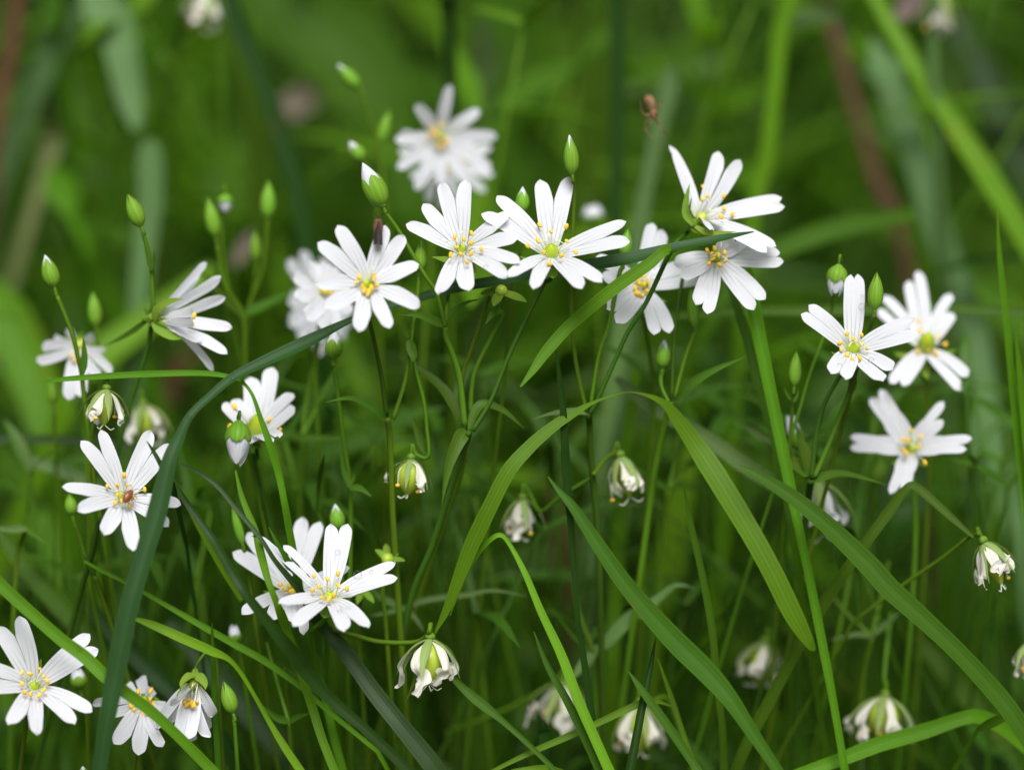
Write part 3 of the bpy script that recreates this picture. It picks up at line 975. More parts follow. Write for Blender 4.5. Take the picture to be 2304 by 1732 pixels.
flower("white flower with a water drop on its upright petal, beside a closed green bud", zc('i', 790, 890), 3,
       zz('i', [(360, 580), (425, 500)], [(775, 250), (835, 245)], [(1305, 615), (1340, 750)], [(1128, 1030), (1040, 1135)], [(725, 1115), (605, 1065)]), 9,
       anthers=Z('i', [(745, 740), (795, 780), (865, 750), (685, 820), (695, 870), (870, 825), (910, 865), (745, 920), (850, 940), (785, 960)]), lobe=22, Lpx=145, ovary=1.1,
       stem=Z('i', [(680, 1100), (580, 1270), (530, 1400), (480, 1640)]) + [(1826, 1076)], stemkw=dict(dz0=6, dz1=8, ground=False, w=9, w1=12, mat='stemdark'),
       stems=[([(1825, 1080), (1820, 1110), (1812, 1175), (1806, 1260), (1800, 1400)], 17, dict(dz0=8, dz1=26, ground=True, mat='stemdark')),
              (Z('i', [(780, 1080), (760, 1230), (600, 1640)]) + [(1832, 1074)], 11, dict(dz0=9, dz1=8))],
       leaves=[([(1832, 1083), (1860, 1070), (1907, 1067), (1997, 1091)], 23, dict(dz0=8, dz1=12)), ([(1818, 1072), (1790, 1045), (1750, 1020), (1705, 985)], 32, dict(dz0=9, dz1=22)),
               (Z('i', [(765, 1220), (800, 1150), (815, 1050)]), 18, dict(dz0=8, dz1=8))])
flower("ragged white flower with one petal curled to a point, behind the drop-wet flower", zc('i', 1390, 870), 28,
       [tuple(Z('i', [(1000, 540, 4), (1045, 425, 4)])), tuple(Z('i', [(1255, 300, 6), (1330, 218, 6)])), tuple(Z('i', [(1625, 570, 2), (1610, 410, 4)])),
        tuple(Z('i', [(1750, 1090, -5), (1700, 1215, -6)])), tuple(Z('i', [(1200, 1170, -6), (1105, 1155, -6)]))], 10, n=(0.05, 0.62, 0.78), lobe=19, hug=0.1, Lpx=150,
       anthers=Z('i', [(1330, 640, 2), (1410, 690, 2), (1350, 720, 1), (1505, 770, 0), (1520, 680, 1), (1560, 830, 0), (1480, 900, -2), (1330, 890, -2), (1420, 880, -2)]), ovary=1.4,
       stem=[(2085, 860), (2090, 1000), (2085, 1200)])
flower("soft white flower with spread petal pairs like a five-pointed star", zc('n', 1280, 590), 24,
       zz('n', [(1545, 195), (1545, 355)], [(1780, 500), (1735, 595)], [(1225, 960), (1105, 965)], [(768, 580), (770, 488)], [(935, 165), (1020, 95)]), 11,
       anthers=Z('n', [(1280, 440), (1210, 510), (1250, 520), (1355, 490), (1215, 600), (1340, 570), (1390, 700), (1240, 630)]), lobe=14, Lpx=130, hug=0.1, bw=1.8,
       stem=[(2055, 1080), (2060, 1200), (2050, 1400)])
flower("white flower with a small brown beetle at its centre", zc('j', 1020, 1190), -2,
       zz('j', [(1250, 618), (1432, 735)], [(1500, 1232), (1400, 1415)], [(1110, 1618), (855, 1480)], [(640, 1285), (515, 1090)], [(670, 705), (835, 615)]), 12,
       anthers=Z('j', [(890, 1080), (1030, 995), (970, 1075), (1060, 1075), (1200, 1110), (975, 1150), (1010, 1205), (955, 1220), (1075, 1240), (1100, 1180)]), lobe=20, Lpx=135, hug=0.2,
       stem=[(222, 1170), (205, 1250), (187, 1310), (168, 1380)], stemkw=dict(dz0=6, dz1=16, w=14, w1=15, mat='stemdark'))
flower("white flower in profile facing sideways from an upright stalk, green sepals showing", zc('e', 1300, 1170), 12,
       [tuple(Z('e', [(1712, 700, 5), (1655, 745, 8)])), tuple(Z('e', [(1832, 815, 1), (1870, 990, 0)])), tuple(Z('e', [(1925, 1245, -2), (1888, 1462, -4)])),
        tuple(Z('e', [(1772, 1603, 0), (1660, 1360, -5)])), tuple(Z('e', [(1600, 1100, -10), (1600, 1200, -10)]))], 13, n=(0.93, -0.02, 0.33), face=0.45, lobe=17, Lpx=150,
       anthers=Z('e', [(1610, 1145, -5), (1590, 1210, -4), (1560, 1180, 0)]), stem=[(338, 727), (340, 735), (325, 807), (298, 890), (271, 990)], stemkw=dict(dz0=13, dz1=18, w=10, w1=13, mat='stemdark', neck=0.3),
       leaves=[(Z('e', [(1280, 1180), (1320, 1090), (1420, 1030), (1520, 1005)]), 28, dict(dz0=11, dz1=8, mat='sepal')), (Z('e', [(1280, 1190), (1340, 1260), (1430, 1320), (1530, 1335)]), 28, dict(dz0=11, dz1=8, mat='sepal')),
               ([(330, 722), (300, 745), (265, 765), (234, 779)], 15, dict(dz0=13, dz1=20)), (Z('e', [(1260, 1180), (1225, 1130), (1200, 1075)]), 12, dict(dz0=13, dz1=13))])
flower("blurred drooping white flower behind a budding stalk, petals hanging like a skirt", (178, 775), 26,
       [((82, 812, -2), (95, 781, 1)), ((122, 757, 4), (150, 742, 5)), ((154, 900, -4), (183, 893, -6)), ((252, 838, -4), (224, 845, -5)), ((213, 758, 4), (236, 790, 2))], 14, n=(0.02, -0.35, 0.9), face=0.4, lobe=20, Lpx=105,
       anthers=[(168, 812, -3), (176, 790, -2), (190, 800, -3), (160, 800, -3), (185, 770, 0)], stem=[(176, 760), (182, 830), (190, 960), (200, 1100)])
flower("blurred white flower half hidden behind the flower with the moth", zc('f', 470, 960), 26,
       zz('f', [(370, 680), (210, 830)], [(240, 1000), (325, 1180)], [(470, 1260), (570, 1240)], [(700, 1130), (720, 930)], [(600, 760), (500, 700)]), 15, lobe=24, Lpx=105,
       stem=[(720, 720), (710, 830), (715, 960)])
flower("most blurred white flower, pale shape behind two others beside the arching blade", zc('f', 380, 1010), 55,
       zz('f', [(165, 690), (300, 600)], [(180, 1010), (180, 1220)], [(260, 1330), (430, 1480)], [(640, 1330), (690, 1200)], [(600, 820), (480, 660)]), 16, lobe=25, Lpx=120,
       stem=[(700, 760), (690, 900), (690, 1050)])
flower("half-open white flower with ragged curled petals behind a nodding bud", zc('k', 470, 850), 13,
       [tuple(Z('k', [(420, 360, 4), (602, 280, 4)])), tuple(Z('k', [(775, 500, 1), (785, 610, 0)])), tuple(Z('k', [(190, 580, 0), (270, 548, 1)])), tuple(Z('k', [(655, 860, -9), (600, 895, -9)])), tuple(Z('k', [(330, 930, -7), (280, 880, -7)]))],
       17, n=(0.05, 0.72, 0.69), lobe=23, Lpx=130, ovary=1.5,
       anthers=Z('k', [(285, 605, 0), (450, 635, 2), (565, 590, 2), (575, 715, 0), (665, 800, -3), (245, 770, -3)]),
       stem=Z('k', [(440, 1000), (500, 1250), (590, 1600)]), stemkw=dict(dz0=14, dz1=20, w=10, w1=12, mat='stemdark'))
flower("white flower wet with drops, lying in front of its twin", zc('p', 1075, 905), -2,
       zz('p', [(490, 385), (690, 462)], [(1090, 288), (1225, 288)], [(1625, 608), (1642, 735)], [(1395, 1150), (1200, 1180)], [(775, 1140), (655, 950)]), 18,
       anthers=Z('p', [(945, 720), (1055, 745), (1145, 700), (985, 810), (935, 840), (1150, 800), (1220, 825), (1010, 900), (1110, 880), (1070, 915)]), lobe=20, Lpx=155,
       stem=[(700, 1420), (709, 1494), (725, 1560)], stemkw=dict(dz0=6, dz1=14, w=12, w1=15))
flower("white flower tucked behind its wet twin and crossed by thin blades", zc('p', 770, 850), 10,
       zz('p', [(270, 525), (392, 362)], [(850, 230), (1000, 270)], [(1240, 650), (1298, 865)], [(865, 1205), (770, 1110)], [(585, 1085), (345, 1030)]), 19,
       anthers=Z('p', [(665, 790), (740, 805), (770, 850), (750, 850), (790, 845), (700, 830)]), lobe=21, Lpx=150,
       stem=[(735, 1400), (738, 1470), (736, 1560)], stemkw=dict(dz0=14, dz1=20, w=10, w1=12))
flower("large white flower cut by the picture edge, behind a slanting pale green blade", zc('o', 280, 975), -3,
       zz('o', [(-35, 470), (160, 378)], [(745, 530), (815, 655)], [(765, 1172), (615, 1280)], [(300, 1365), (75, 1280)], [(-120, 985), (-130, 780)]), 20,
       anthers=Z('o', [(185, 850), (250, 860), (325, 820), (360, 885), (395, 925), (185, 940), (365, 995), (205, 1015), (325, 1040), (255, 1030)]), lobe=21, Lpx=155,
       stem=[(60, 1620), (45, 1740)], stemkw=dict(dz0=4, dz1=10))
flower("small white flower behind two crossing blades, petals pointing down", zc('o', 1195, 1085), 8,
       [tuple(Z('o', [(1040, 960, 3), (1170, 882, 5)])), tuple(Z('o', [(765, 1115, 0), (840, 1180, -2)])), tuple(Z('o', [(945, 1442, -5), (1150, 1535, -6)])), tuple(Z('o', [(1350, 1465, -6), (1352, 1290, -5)])), tuple(Z('o', [(1372, 1125, -1), (1268, 985, 3)]))],
       21, n=(0.1, -0.15, 0.95), lobe=21, Lpx=110, stem=[(318, 1590), (310, 1660), (300, 1740)])
flower("bell-shaped white flower hanging from a green cap, orange anthers inside", zc('o', 1610, 935), 0,
       [tuple(Z('o', [(1312, 1315, 1), (1340, 1255, 3)])), tuple(Z('o', [(1480, 1425, -3), (1560, 1400, -4)])), tuple(Z('o', [(1590, 1420, 4), (1700, 1340, 5)])), tuple(Z('o', [(1745, 1385, -1), (1765, 1215, 1)])), tuple(Z('o', [(1418, 1080, -7), (1470, 1075, -7)]))],
       22, n=(-0.03, -0.80, 0.6), face=0.55, hug=0.8, lobe=25, Lpx=120, arch=0.12, anthers=Z('o', [(1530, 1095, -2), (1560, 1115, -2), (1585, 1105, -3), (1610, 1120, -3), (1635, 1095, -2), (1575, 1080, -2), (1600, 1130, -3), (1550, 1120, -2)]),
       ovary=0.8, stem=[(440, 1500), (447, 1488), (470, 1460), (486, 1475), (492, 1560)], stemkw=dict(dz0=2, dz1=10, w=6, w1=8, neck=0.4),
       leaves=[(Z('o', [(1610, 870), (1560, 890), (1515, 940), (1510, 990)]), 22, dict(dz0=-1, dz1=-4, mat='sepal')), (Z('o', [(1620, 870), (1670, 900), (1700, 945), (1705, 990)]), 22, dict(dz0=-1, dz1=-3, mat='sepal')),
               (Z('o', [(1500, 990), (1475, 1030), (1468, 1060)]), 5, dict(dz0=-3, dz1=-3, mat='sepal'))])

# ---------------------------------------------------------------- buds
bud("blurred green bud with a pale tip, the one highest up", (807, 198), (760, 145), 31, 44, 31, 0.12, stem=[(815, 215), (850, 330), (870, 470)])
bud("blurred bud with white tip, beneath the highest bud", (817, 362), (786, 318), 32, 34, 32, 0.35, stem=[(828, 385), (845, 460), (850, 560)])
bud("slender blurred green bud left of the highest flower's petals", (855, 322), (877, 247), 25, 46, 33, 0.0, stem=[(853, 345), (850, 420), (850, 560)])
bud("plump bud with a wide white tip leaning above the moth", Z('f', [(962, 235)])[0], Z('b', [(795, 1350)])[0], 52, 0, 34, 0.44,
    stem=Z('f', [(985, 290), (1100, 450), (1300, 790), (1400, 940), (1450, 1100), (1480, 1235)]), stemkw=dict(w=10, w1=11, dz1=4, ground=False),
    stems=[([(1002, 736), (1004, 760), (1016, 790), (1034, 850), (1046, 960)], 13, dict(dz0=4, dz1=6)), ([(1046, 968), (1038, 1060), (1000, 1170), (950, 1320)], 13, dict(dz0=10, dz1=28, ground=True))],
    leaves=[([(1000, 733), (975, 722), (940, 709), (894, 708)], 22, dict(dz0=4, dz1=0)), ([(1004, 730), (1015, 706), (1045, 683), (1082, 672)], 14, dict(dz0=4, dz1=8)),
            ([(1050, 970), (1032, 990), (1008, 1050), (993, 1138)], 33, dict(dz0=4, dz1=-1)), ([(1044, 962), (1000, 880), (940, 830), (890, 800)], 24, dict(dz0=8, dz1=14)), ([(1054, 965), (1080, 912), (1130, 922), (1180, 964)], 22, dict(dz0=6, dz1=8))])
bud("bright yellow-green pointed bud on a tall jointed stalk above the side-facing flower", (317, 509), (287, 436), 36, 8, 35, 0.0,
    stem=[(322, 525), (332, 560), (340, 600), (344, 671), (346, 712)], stemkw=dict(w=9, w1=11, dz1=12, ground=False), leaves=[([(341, 608), (346, 585), (345, 562)], 11, dict(dz0=9, dz1=8)), ([(340, 608), (332, 575), (324, 548)], 13, dict(dz0=9, dz1=8))])
bud("green bud with cream tip on a long stalk before the drooping flower", (122, 646), (101, 573), 37, 8, 36, 0.15,
    stem=[(128, 665), (163, 753), (176, 807), (184, 845), (195, 950), (210, 1070)], stemkw=dict(w=10, w1=13, dz1=14), leaves=[([(185, 842), (190, 800), (187, 757)], 17, dict(dz0=9, dz1=8))])
bud("dull green blurred bud between two taller sharper stalks", (217, 735), (208, 655), 30, 28, 37, 0.0, stem=[(219, 755), (222, 830), (226, 950)])
bud("blurred narrow green bud next to the round white spot", (485, 532), (467, 444), 32, 30, 38, 0.0, stem=[(488, 550), (505, 640), (545, 705), (552, 800)])
bud("small round nodding bud, a soft white spot", (506, 438), (507, 481), 34, 36, 39, 0.75, nod=True, stem=[(503, 430), (498, 450), (500, 560), (520, 690)])
bud("blurred tall green bud standing over the leafy fork", (602, 492), (604, 405), 33, 36, 40, 0.0, stem=[(601, 515), (590, 610), (556, 705), (552, 830)],
    leaves=[([(552, 708), (600, 685), (660, 655)], 28, dict(dz0=36, dz1=40, mat='mid')), ([(548, 708), (500, 660), (440, 600)], 26, dict(dz0=36, dz1=44, mat='mid'))])
bud("faint blurred green bud lower than its tall neighbour over the fork", (577, 586), (574, 518), 24, 42, 41, 0.0, stem=[(577, 605), (565, 690), (556, 760)])
bud("upright green bud with white seam high above the wide-open flower", (1288, 391), (1281, 303), 33, 2, 42, 0.10,
    stem=[(1290, 405), (1292, 440), (1289, 520), (1286, 620), (1286, 720), (1293, 798), (1305, 865), (1320, 925)], stemkw=dict(w=9, w1=10, dz0=5, dz1=8, ground=False),
    leaves=[([(1322, 930), (1290, 925), (1245, 930), (1196, 943)], 16, dict(dz0=8, dz1=6, mat='grey'))])
bud("small bud with white edge peeking over two overlapping petals", (1176, 478), (1176, 420), 30, 8, 43, 0.25, stem=[(1176, 495), (1170, 570), (1164, 600), (1150, 720)])
bud("slim green bud like a folded leaf beside the flower with the moth", (944, 610), (948, 540), 27, 3, 44, 0.0,
    stem=[(943, 625), (936, 690), (925, 762), (911, 858), (884, 944)], stemkw=dict(w=9, w1=10, dz1=4, ground=False), leaves=[([(921, 760), (912, 735), (909, 702)], 17, dict(dz0=3, dz1=2)), ([(921, 765), (930, 800), (927, 815)], 22, dict(dz0=3, dz1=1))])
bud("green pointed bud behind the long arching blade, near the crossed flower", (1404, 578), (1413, 514), 27, 6, 45, 0.0,
    stem=[(1402, 600), (1393, 620), (1370, 730), (1347, 800), (1329, 912)], stemkw=dict(w=11, w1=10, dz1=7, ground=False))
bud("white nodding bud under a green cap on a bent stalk", (1887, 598), (1877, 668), 46, 8, 46, 0.62, nod=True,
    stem=[(1893, 597), (1885, 640), (1873, 672), (1871, 700), (1850, 767), (1820, 848), (1795, 935)], stemkw=dict(w=7, w1=9, dz0=12, dz1=12, ground=True))
bud("olive green pointed bud close beside the drop-wet flower", (1968, 695), (1973, 612), 33, 1, 47, 0.0, stem=[(1966, 708), (1960, 730), (1945, 765), (1920, 860)], stemkw=dict(w=10, w1=10, dz1=8))
bud("light green bud with two thin bracts under it, apart on the dark ground", (1787, 868), (1792, 790), 27, 10, 48, 0.0,
    stem=[(1786, 880), (1782, 930), (1776, 1010)], stemkw=dict(w=8, w1=10), leaves=[([(1780, 900), (1770, 885), (1763, 868)], 7, dict(dz0=10)), ([(1786, 905), (1794, 890), (1797, 872)], 7, dict(dz0=10))])
bud("bud with a bent stalk and white tip at a leafy fork below the hanging flower", (1490, 828), (1495, 763), 34, 14, 49, 0.22, stem=[(1487, 845), (1487, 860), (1492, 880), (1505, 905)], stemkw=dict(w=10, w1=8, dz1=12, ground=False))
bud("half-hidden white bud wrapped in a long green leaf", (1795, 1010), (1775, 925), 34, 20, 50, 0.7, stem=[(1798, 1030), (1806, 1055), (1820, 1080)], stemkw=dict(ground=False, w=9, w1=9, dz1=10),
    leaves=[([(1822, 1078), (1815, 1030), (1800, 990), (1790, 950)], 34, dict(dz0=10, dz1=16))])
bud("pointed green bud rising just above the pair of wet flowers", (762, 1190), (754, 1133), 33, 12, 51, 0.18, stem=[(764, 1205), (770, 1290), (775, 1400)])
bud("tiny white oval bud, soft, left below the pair of wet flowers", (530, 1446), (525, 1403), 28, 16, 52, 0.75, stem=[(532, 1455), (545, 1500), (560, 1600)])
bud("green bud with a fine dark seam near the bell-shaped flower", (524, 1603), (503, 1532), 34, 2, 53, 0.0, stem=[(527, 1618), (532, 1690), (535, 1740)], stemkw=dict(w=9, w1=12))
bud("blurred nodding white bud between big flower and slanting blade", (180, 1548), (172, 1500), 36, 14, 54, 0.55, stem=[(183, 1560), (195, 1620), (200, 1740)])
bud("half-open bud with striped green sepals just under the arching blade", (750, 806), (752, 742), 38, 9, 55, 0.45,
    stem=[(751, 815), (767, 940), (778, 1021), (788, 1095), (789, 1184), (786, 1330)], stemkw=dict(w=11, w1=11, dz1=18), leaves=[([(787, 1098), (772, 1060), (768, 1030), (761, 1010)], 13, dict(dz0=12, dz1=12)), ([(789, 1098), (805, 1098), (820, 1105), (838, 1118)], 17, dict(dz0=12, dz1=10)), ([(786, 1098), (796, 1075), (795, 1062)], 8, dict(dz0=12, dz1=12))])
bud("pale bud at the bottom edge beside the broad dark blade", (190, 1760), (186, 1722), 27, 2, 56, 0.2, stem=[(191, 1775), (193, 1810)])
bud("nodding white half-open bud in front of the ragged half-open flower", (538, 950), (532, 1050), 58, 4, 57, 0.80, nod=True, stem=[(535, 940), (545, 965), (556, 1010), (569, 1060)], stemkw=dict(w=7, w1=8, dz0=8, dz1=16))
bud("far blurred white bud glowing between the middle flowers", (1336, 505), (1332, 458), 50, 62, 58, 0.85, stem=[(1336, 530), (1345, 640), (1350, 800)])
bud("soft dull bud hanging below the drooping flower's petals", (119, 908), (116, 845), 24, 32, 59, 0.0, stem=[(120, 930), (125, 1000), (130, 1100)])
bud("blurred green bud under the star-like flower", (1972, 1090), (1985, 1030), 34, 34, 60, 0.0, stem=[(1968, 1120), (1955, 1200), (1945, 1350)])
bud("thin pale green bud leaning over the base of the beetle's flower stalk", (163, 1158), (155, 1110), 27, 14, 61, 0.0, stem=[(166, 1175), (185, 1230), (205, 1330)])
bud("small leaf-like bud hanging before the crossing stalks of the twin flowers", (545, 1222), (522, 1140), 20, 10, 62, 0.0, stem=[(548, 1235), (560, 1300), (580, 1440)])

bud("thin green leaf-like bud under the hanging flower", (1563, 735), (1554, 648), 25, 13, 63, 0.0, stem=[(1562, 750), (1540, 810), (1518, 895)], stemkw=dict(w=10, w1=9, dz1=12, ground=False))

# ---------------------------------------------------------------- withered flowers and empty calyxes
faded("shrivelled flower with curled cream petals below the horizontal leaf", (240, 872), (232, 975), 100, 3, 71, cap=0.75, spread=1.2, stem=[(236, 880), (222, 910), (205, 985), (200, 1100)], stemkw=dict(dz0=8, dz1=14, ground=True))
faded("blurred yellowish withered flower behind the beetle's flower", (322, 905), (335, 1010), 105, 34, 72, cap=0.9, spread=1.3, stem=[(315, 930), (300, 1010), (290, 1120)], stemkw=dict(ground=True))
faded("green seed capsule with torn white petals clinging, nodding among stalks", (925, 1028), (918, 1118), 100, 8, 73, cap=1.25, spread=1.0, shrivel=0.5, petals=3,
      stem=[(935, 1022), (955, 1030), (965, 1020), (960, 960), (953, 900), (933, 823), (925, 765)], stemkw=dict(w=8, w1=10, dz0=8, dz1=5), leaves=[([(958, 1020), (945, 985), (935, 955), (929, 935)], 20, dict(dz0=8, dz1=8)), ([(953, 895), (946, 870), (940, 850)], 14, dict(dz0=6, dz1=6))])
faded("soft withered flower, one long curled petal trailing down", (1176, 1118), (1170, 1225), 105, 24, 74, cap=0.35, spread=0.9, stem=[(1195, 1115), (1217, 1150), (1260, 1118), (1330, 1075)], stemkw=dict(w=8, w1=9, dz1=14))
faded("soft white withered bell with orange bits, hanging from an arched stalk", (1395, 1022), (1420, 1130), 120, 18, 75, cap=0.45, spread=0.7, shrivel=0.7, stem=[(1382, 1018), (1360, 1035), (1335, 1068)], stemkw=dict(w=9, w1=10, dz1=10))
faded("sharp withered flower with round green capsule and frilled petal ends", (968, 1432), (964, 1545), 128, 0, 76, cap=1.15, spread=1.25, petals=5, stem=[(966, 1420), (958, 1432), (930, 1445), (857, 1444), (800, 1430), (750, 1416)], stemkw=dict(w=11, w1=12, dz0=-1, dz1=10),
      leaves=[([(945, 1500), (930, 1540), (914, 1577)], 10, dict(dz0=3, dz1=3))])
faded("closed withered flower hooked from a bent stalk at the far side", (2211, 1215), (2258, 1325), 128, 6, 77, cap=0.6, spread=0.75, shrivel=0.55, stem=[(2202, 1203), (2190, 1203), (2175, 1212), (2120, 1255), (2059, 1297), (1990, 1345), (1920, 1400)], stemkw=dict(w=10, w1=8, dz0=4, dz1=22, ground=True))
faded("blurred withered flower behind two bright grass blades at the bottom", (1272, 1530), (1265, 1640), 130, 38, 78, cap=0.9, spread=1.3, stem=[(1250, 1535), (1150, 1590), (1000, 1650)], stemkw=dict(w=9, w1=10, dz1=44))
faded("withered flower with yellow-green capsule crossed by a dark folded blade", (1440, 1580), (1440, 1700), 130, 30, 79, cap=0.95, spread=1.1, stem=[(1460, 1582), (1500, 1570), (1530, 1640)], stemkw=dict(w=9, w1=9, ground=True))
faded("blurred withered flower with one white petal left, under a slanting blade", (1722, 1440), (1700, 1545), 115, 38, 80, cap=1.0, spread=1.0, petals=3, stem=[(1735, 1440), (1750, 1470), (1745, 1600)], stemkw=dict(ground=True))
faded("blurred yellow-green seed capsule with pale hooked petals at the bottom", (1992, 1560), (1984, 1650), 120, 28, 81, cap=1.35, spread=1.5, petals=5, stem=[(1995, 1548), (1990, 1520), (1998, 1430), (2005, 1380)], stemkw=dict(w=10, w1=10, dz1=36))
faded("withered flower cut by the picture edge beside a long blade", (2318, 1440), (2322, 1530), 90, 18, 82, cap=0.9, spread=1.2, stem=[(2322, 1445), (2345, 1480), (2350, 1600)], stemkw=dict(ground=True))
faded("half-withered white flower hidden behind crossing stem and blade", (1838, 1078), (1855, 1200), 150, 24, 83, cap=0.5, spread=0.9, shrivel=0.9, mat='petal', stem=[(1835, 1085), (1815, 1100), (1795, 1200), (1790, 1350)], stemkw=dict(ground=True))
faded("pale blurred withered flower at the top edge among dark grass", (470, -30), (455, 40), 110, 85, 84, cap=0.6, spread=1.1, stem=[(480, -10), (495, 60), (500, 200)], stemkw=dict(ground=True))
faded("pale grey blurred withered flower at the top edge by a bright slanting blade", (2112, -20), (2118, 60), 115, 85, 85, cap=0.0, spread=0.9, stem=[(2108, 10), (2098, 120), (2110, 300)], stemkw=dict(ground=True, w=30, w1=34, mat='grey'))


def calyx(label, c, dz, dirs, w, stem, seed, kw):
    C = P(c[0], c[1], dz)
    root = thing('seed_calyx', label, 'calyx', C, 'empty calyxes left by fallen flowers')
    for (x, y, d) in dirs:
        T = P(x, y, dz + d)
        pts = spline([C, C * 0.5 + T * 0.5 + FWD * 0.0004, T], 6)
        mb = MB(); lance(mb, pts, w * PX / 2, -FWD + 0.8 * UPV, fold=0.3, prof=lambda u: max(0.03, 1 - max(0, (u - .55) / .45) ** 2) * min(1, .6 + u))
        obj('sepal', mb, M['sepal'], root)
    mb = MB(); mb.ball(C - FWD * 0.0006, 0.0011, UPV, 1.0, 10); obj('capsule', mb, M['capsule'], root)
    pl = path3(stem, dz + 1, kw.get('dz1', dz + 5))
    if kw.get('ground'): pl = to_ground(pl)
    add_stem(root, np.vstack([C, pl]), 9 * PX / 2, 11 * PX / 2, M[kw.get('mat', 'stem')])
    extras(root, kw, dz, seed)
    return root


calyx("empty star-shaped calyx above the wet flower's outer petal", (872, 1258), 10, [(868, 1222, 3), (843, 1236, 0), (897, 1246, 0), (912, 1262, -3), (880, 1278, -5)], 17, [(868, 1275), (862, 1330), (868, 1400), (875, 1500)], 91, dict(ground=True))
calyx("empty calyx with pointed leaves under the long arching blade", (1128, 655), 4, [(1186, 680, -4), (1080, 660, 2), (1135, 632, 4), (1110, 690, -5), (1150, 640, 2)], 22,
      [(1136, 690), (1134, 706), (1100, 770), (1066, 845), (1058, 930)], 92, dict(dz1=8, stems=[([(1100, 670), (1096, 679), (1066, 770), (1040, 850), (1030, 940)], 9, dict(dz0=6, dz1=12))], leaves=[([(1130, 700), (1110, 705), (1092, 730)], 18, dict(dz0=4, dz1=2))]))
calyx("small green calyx behind the wet flower's outer petals", (815, 1325), 14, [(830, 1310, -2), (842, 1357, -5), (803, 1360, -4), (800, 1300, 2)], 16, [(812, 1350), (806, 1420), (812, 1520)], 94, dict(ground=True))
# ---------------------------------------------------------------- grass blades in and near the plane of focus
b = blade
b("longest dark bluish blade arching from the corner across the whole flower cluster", 'blue', 0, 0,
  [(222, 1740, 34, -12), (240, 1630, 40, -13), (258, 1530, 45, -13), (290, 1370, 46, -13), (325, 1250, 48, -12), (355, 1152, 48, -11), (380, 1044, 36, -10), (401, 990, 27, -9), (428, 936, 19, -8), (475, 890, 19, -6),
   (526, 849, 22, -4), (600, 812, 26, -2), (695, 768, 27, 1), (787, 722, 15, 4), (860, 696, 17, 6), (944, 671, 20, 6), (1034, 648, 23, 5), (1142, 630, 25, 4), (1236, 612, 25, 3), (1342, 597, 28, 1), (1434, 580, 28, 0), (1515, 559, 22, 0), (1617, 539, 18, 0), (1696, 522, 3, -1)], ext=-1, twist=0.1, fold=0.42, face=-FWD + 0.2 * UPV, face2=-FWD * 0.8 + UPV * 1.0)
b("bright green blade folded down across the crossed flower", 'bright', 0, 0, [(1171, 870, 4, -4), (1200, 832, 17, -3), (1230, 790, 25, -2), (1285, 730, 29, -1), (1380, 651, 33, -2), (1461, 594, 28, -2), (1495, 565, 18, -1), (1530, 556, 6, 2)], ext=0)
st = thing('grass_stalk', "upright grass stalk whose long leaf arches over and bends back down", 'grass stalk', P(1902, 1740, 6), 'grass blades among the flowers')
b("stem", 'bright', 6, 14, [(1902, 1740, 19), (1870, 1553, 20), (1824, 1316, 22), (1789, 1150, 23), (1762, 1020, 27), (1735, 890, 31), (1712, 777, 32), (1695, 690, 32), (1680, 620, 30), (1665, 560, 14)], ext=-1, fold=0.5, root=st).name = 'stem'
b("leaf", 'bright', 0, 0, [(1834, 1462, 5, 6), (1819, 1442, 24, 5), (1782, 1377, 45, 4), (1736, 1284, 52, 4), (1686, 1194, 52, 5), (1619, 1084, 50, 7), (1571, 1010, 46, 9), (1530, 951, 36, 9), (1490, 905, 17, 8), (1430, 883, 3, 6), (1388, 887, 3, 4), (1334, 906, 7, 2),
   (1280, 936, 20, 0), (1239, 964, 27, -1), (1193, 1004, 33, -2), (1144, 1060, 37, -3), (1103, 1139, 36, -3), (1063, 1222, 36, -2), (1032, 1300, 30, -1), (1005, 1370, 20, 0), (978, 1425, 4, 1)], ext=0, root=st, twist=0.1, fold=0.14)
b("dark upright leaf pressed against the bright grass stalk", 'mid', 14, 22, [(1780, 1180, 16), (1755, 1050, 20), (1735, 960, 24), (1700, 840, 24), (1680, 760, 22), (1655, 680, 20), (1630, 610, 10)], ext=-1)
b("slim dark blade standing straight up at the centre", 'dark', -2, 6, [(1252, 790, 5), (1258, 840, 11), (1266, 908, 16), (1271, 1000, 19), (1274, 1060, 21), (1287, 1213, 16), (1298, 1375, 13), (1309, 1450, 14), (1323, 1553, 19), (1335, 1640, 20), (1345, 1740, 20)], twist=0.2)
b("broad mid green blade slanting from a thin tip at the centre to the bottom", 'mid', 2, -8, [(1233, 1072, 3), (1258, 1105, 12), (1290, 1142, 22), (1344, 1223, 33), (1412, 1321, 44), (1508, 1431, 52), (1590, 1512, 51), (1644, 1575, 43), (1698, 1656, 33), (1755, 1740, 24)])
b("narrow yellow-green blade bent over at its top like a hairpin", 'lime', 0, 0, [(1012, 1385, 3, 4), (1045, 1300, 8, 2), (1073, 1250, 9, 1), (1103, 1214, 11, 0), (1128, 1204, 11, 0), (1150, 1230, 10, 0), (1181, 1289, 15, -1), (1217, 1375, 19, -2), (1263, 1473, 22, -3), (1298, 1567, 24, -4), (1339, 1662, 25, -5), (1376, 1745, 26, -6)], twist=0.2)
b("straight pointed blade just left of the hairpin blade's lower half", 'mid', 2, -4, [(1201, 1420, 3), (1230, 1494, 14), (1271, 1567, 20), (1312, 1648, 22), (1356, 1745, 22)])
b("thin upright blade with a sharp tip below the arched withered bell", 'mid', 4, 8, [(1538, 1091, 2), (1543, 1120, 8), (1556, 1186, 15), (1583, 1308, 17), (1604, 1430, 17), (1611, 1526, 16), (1625, 1635, 17), (1629, 1740, 19)])
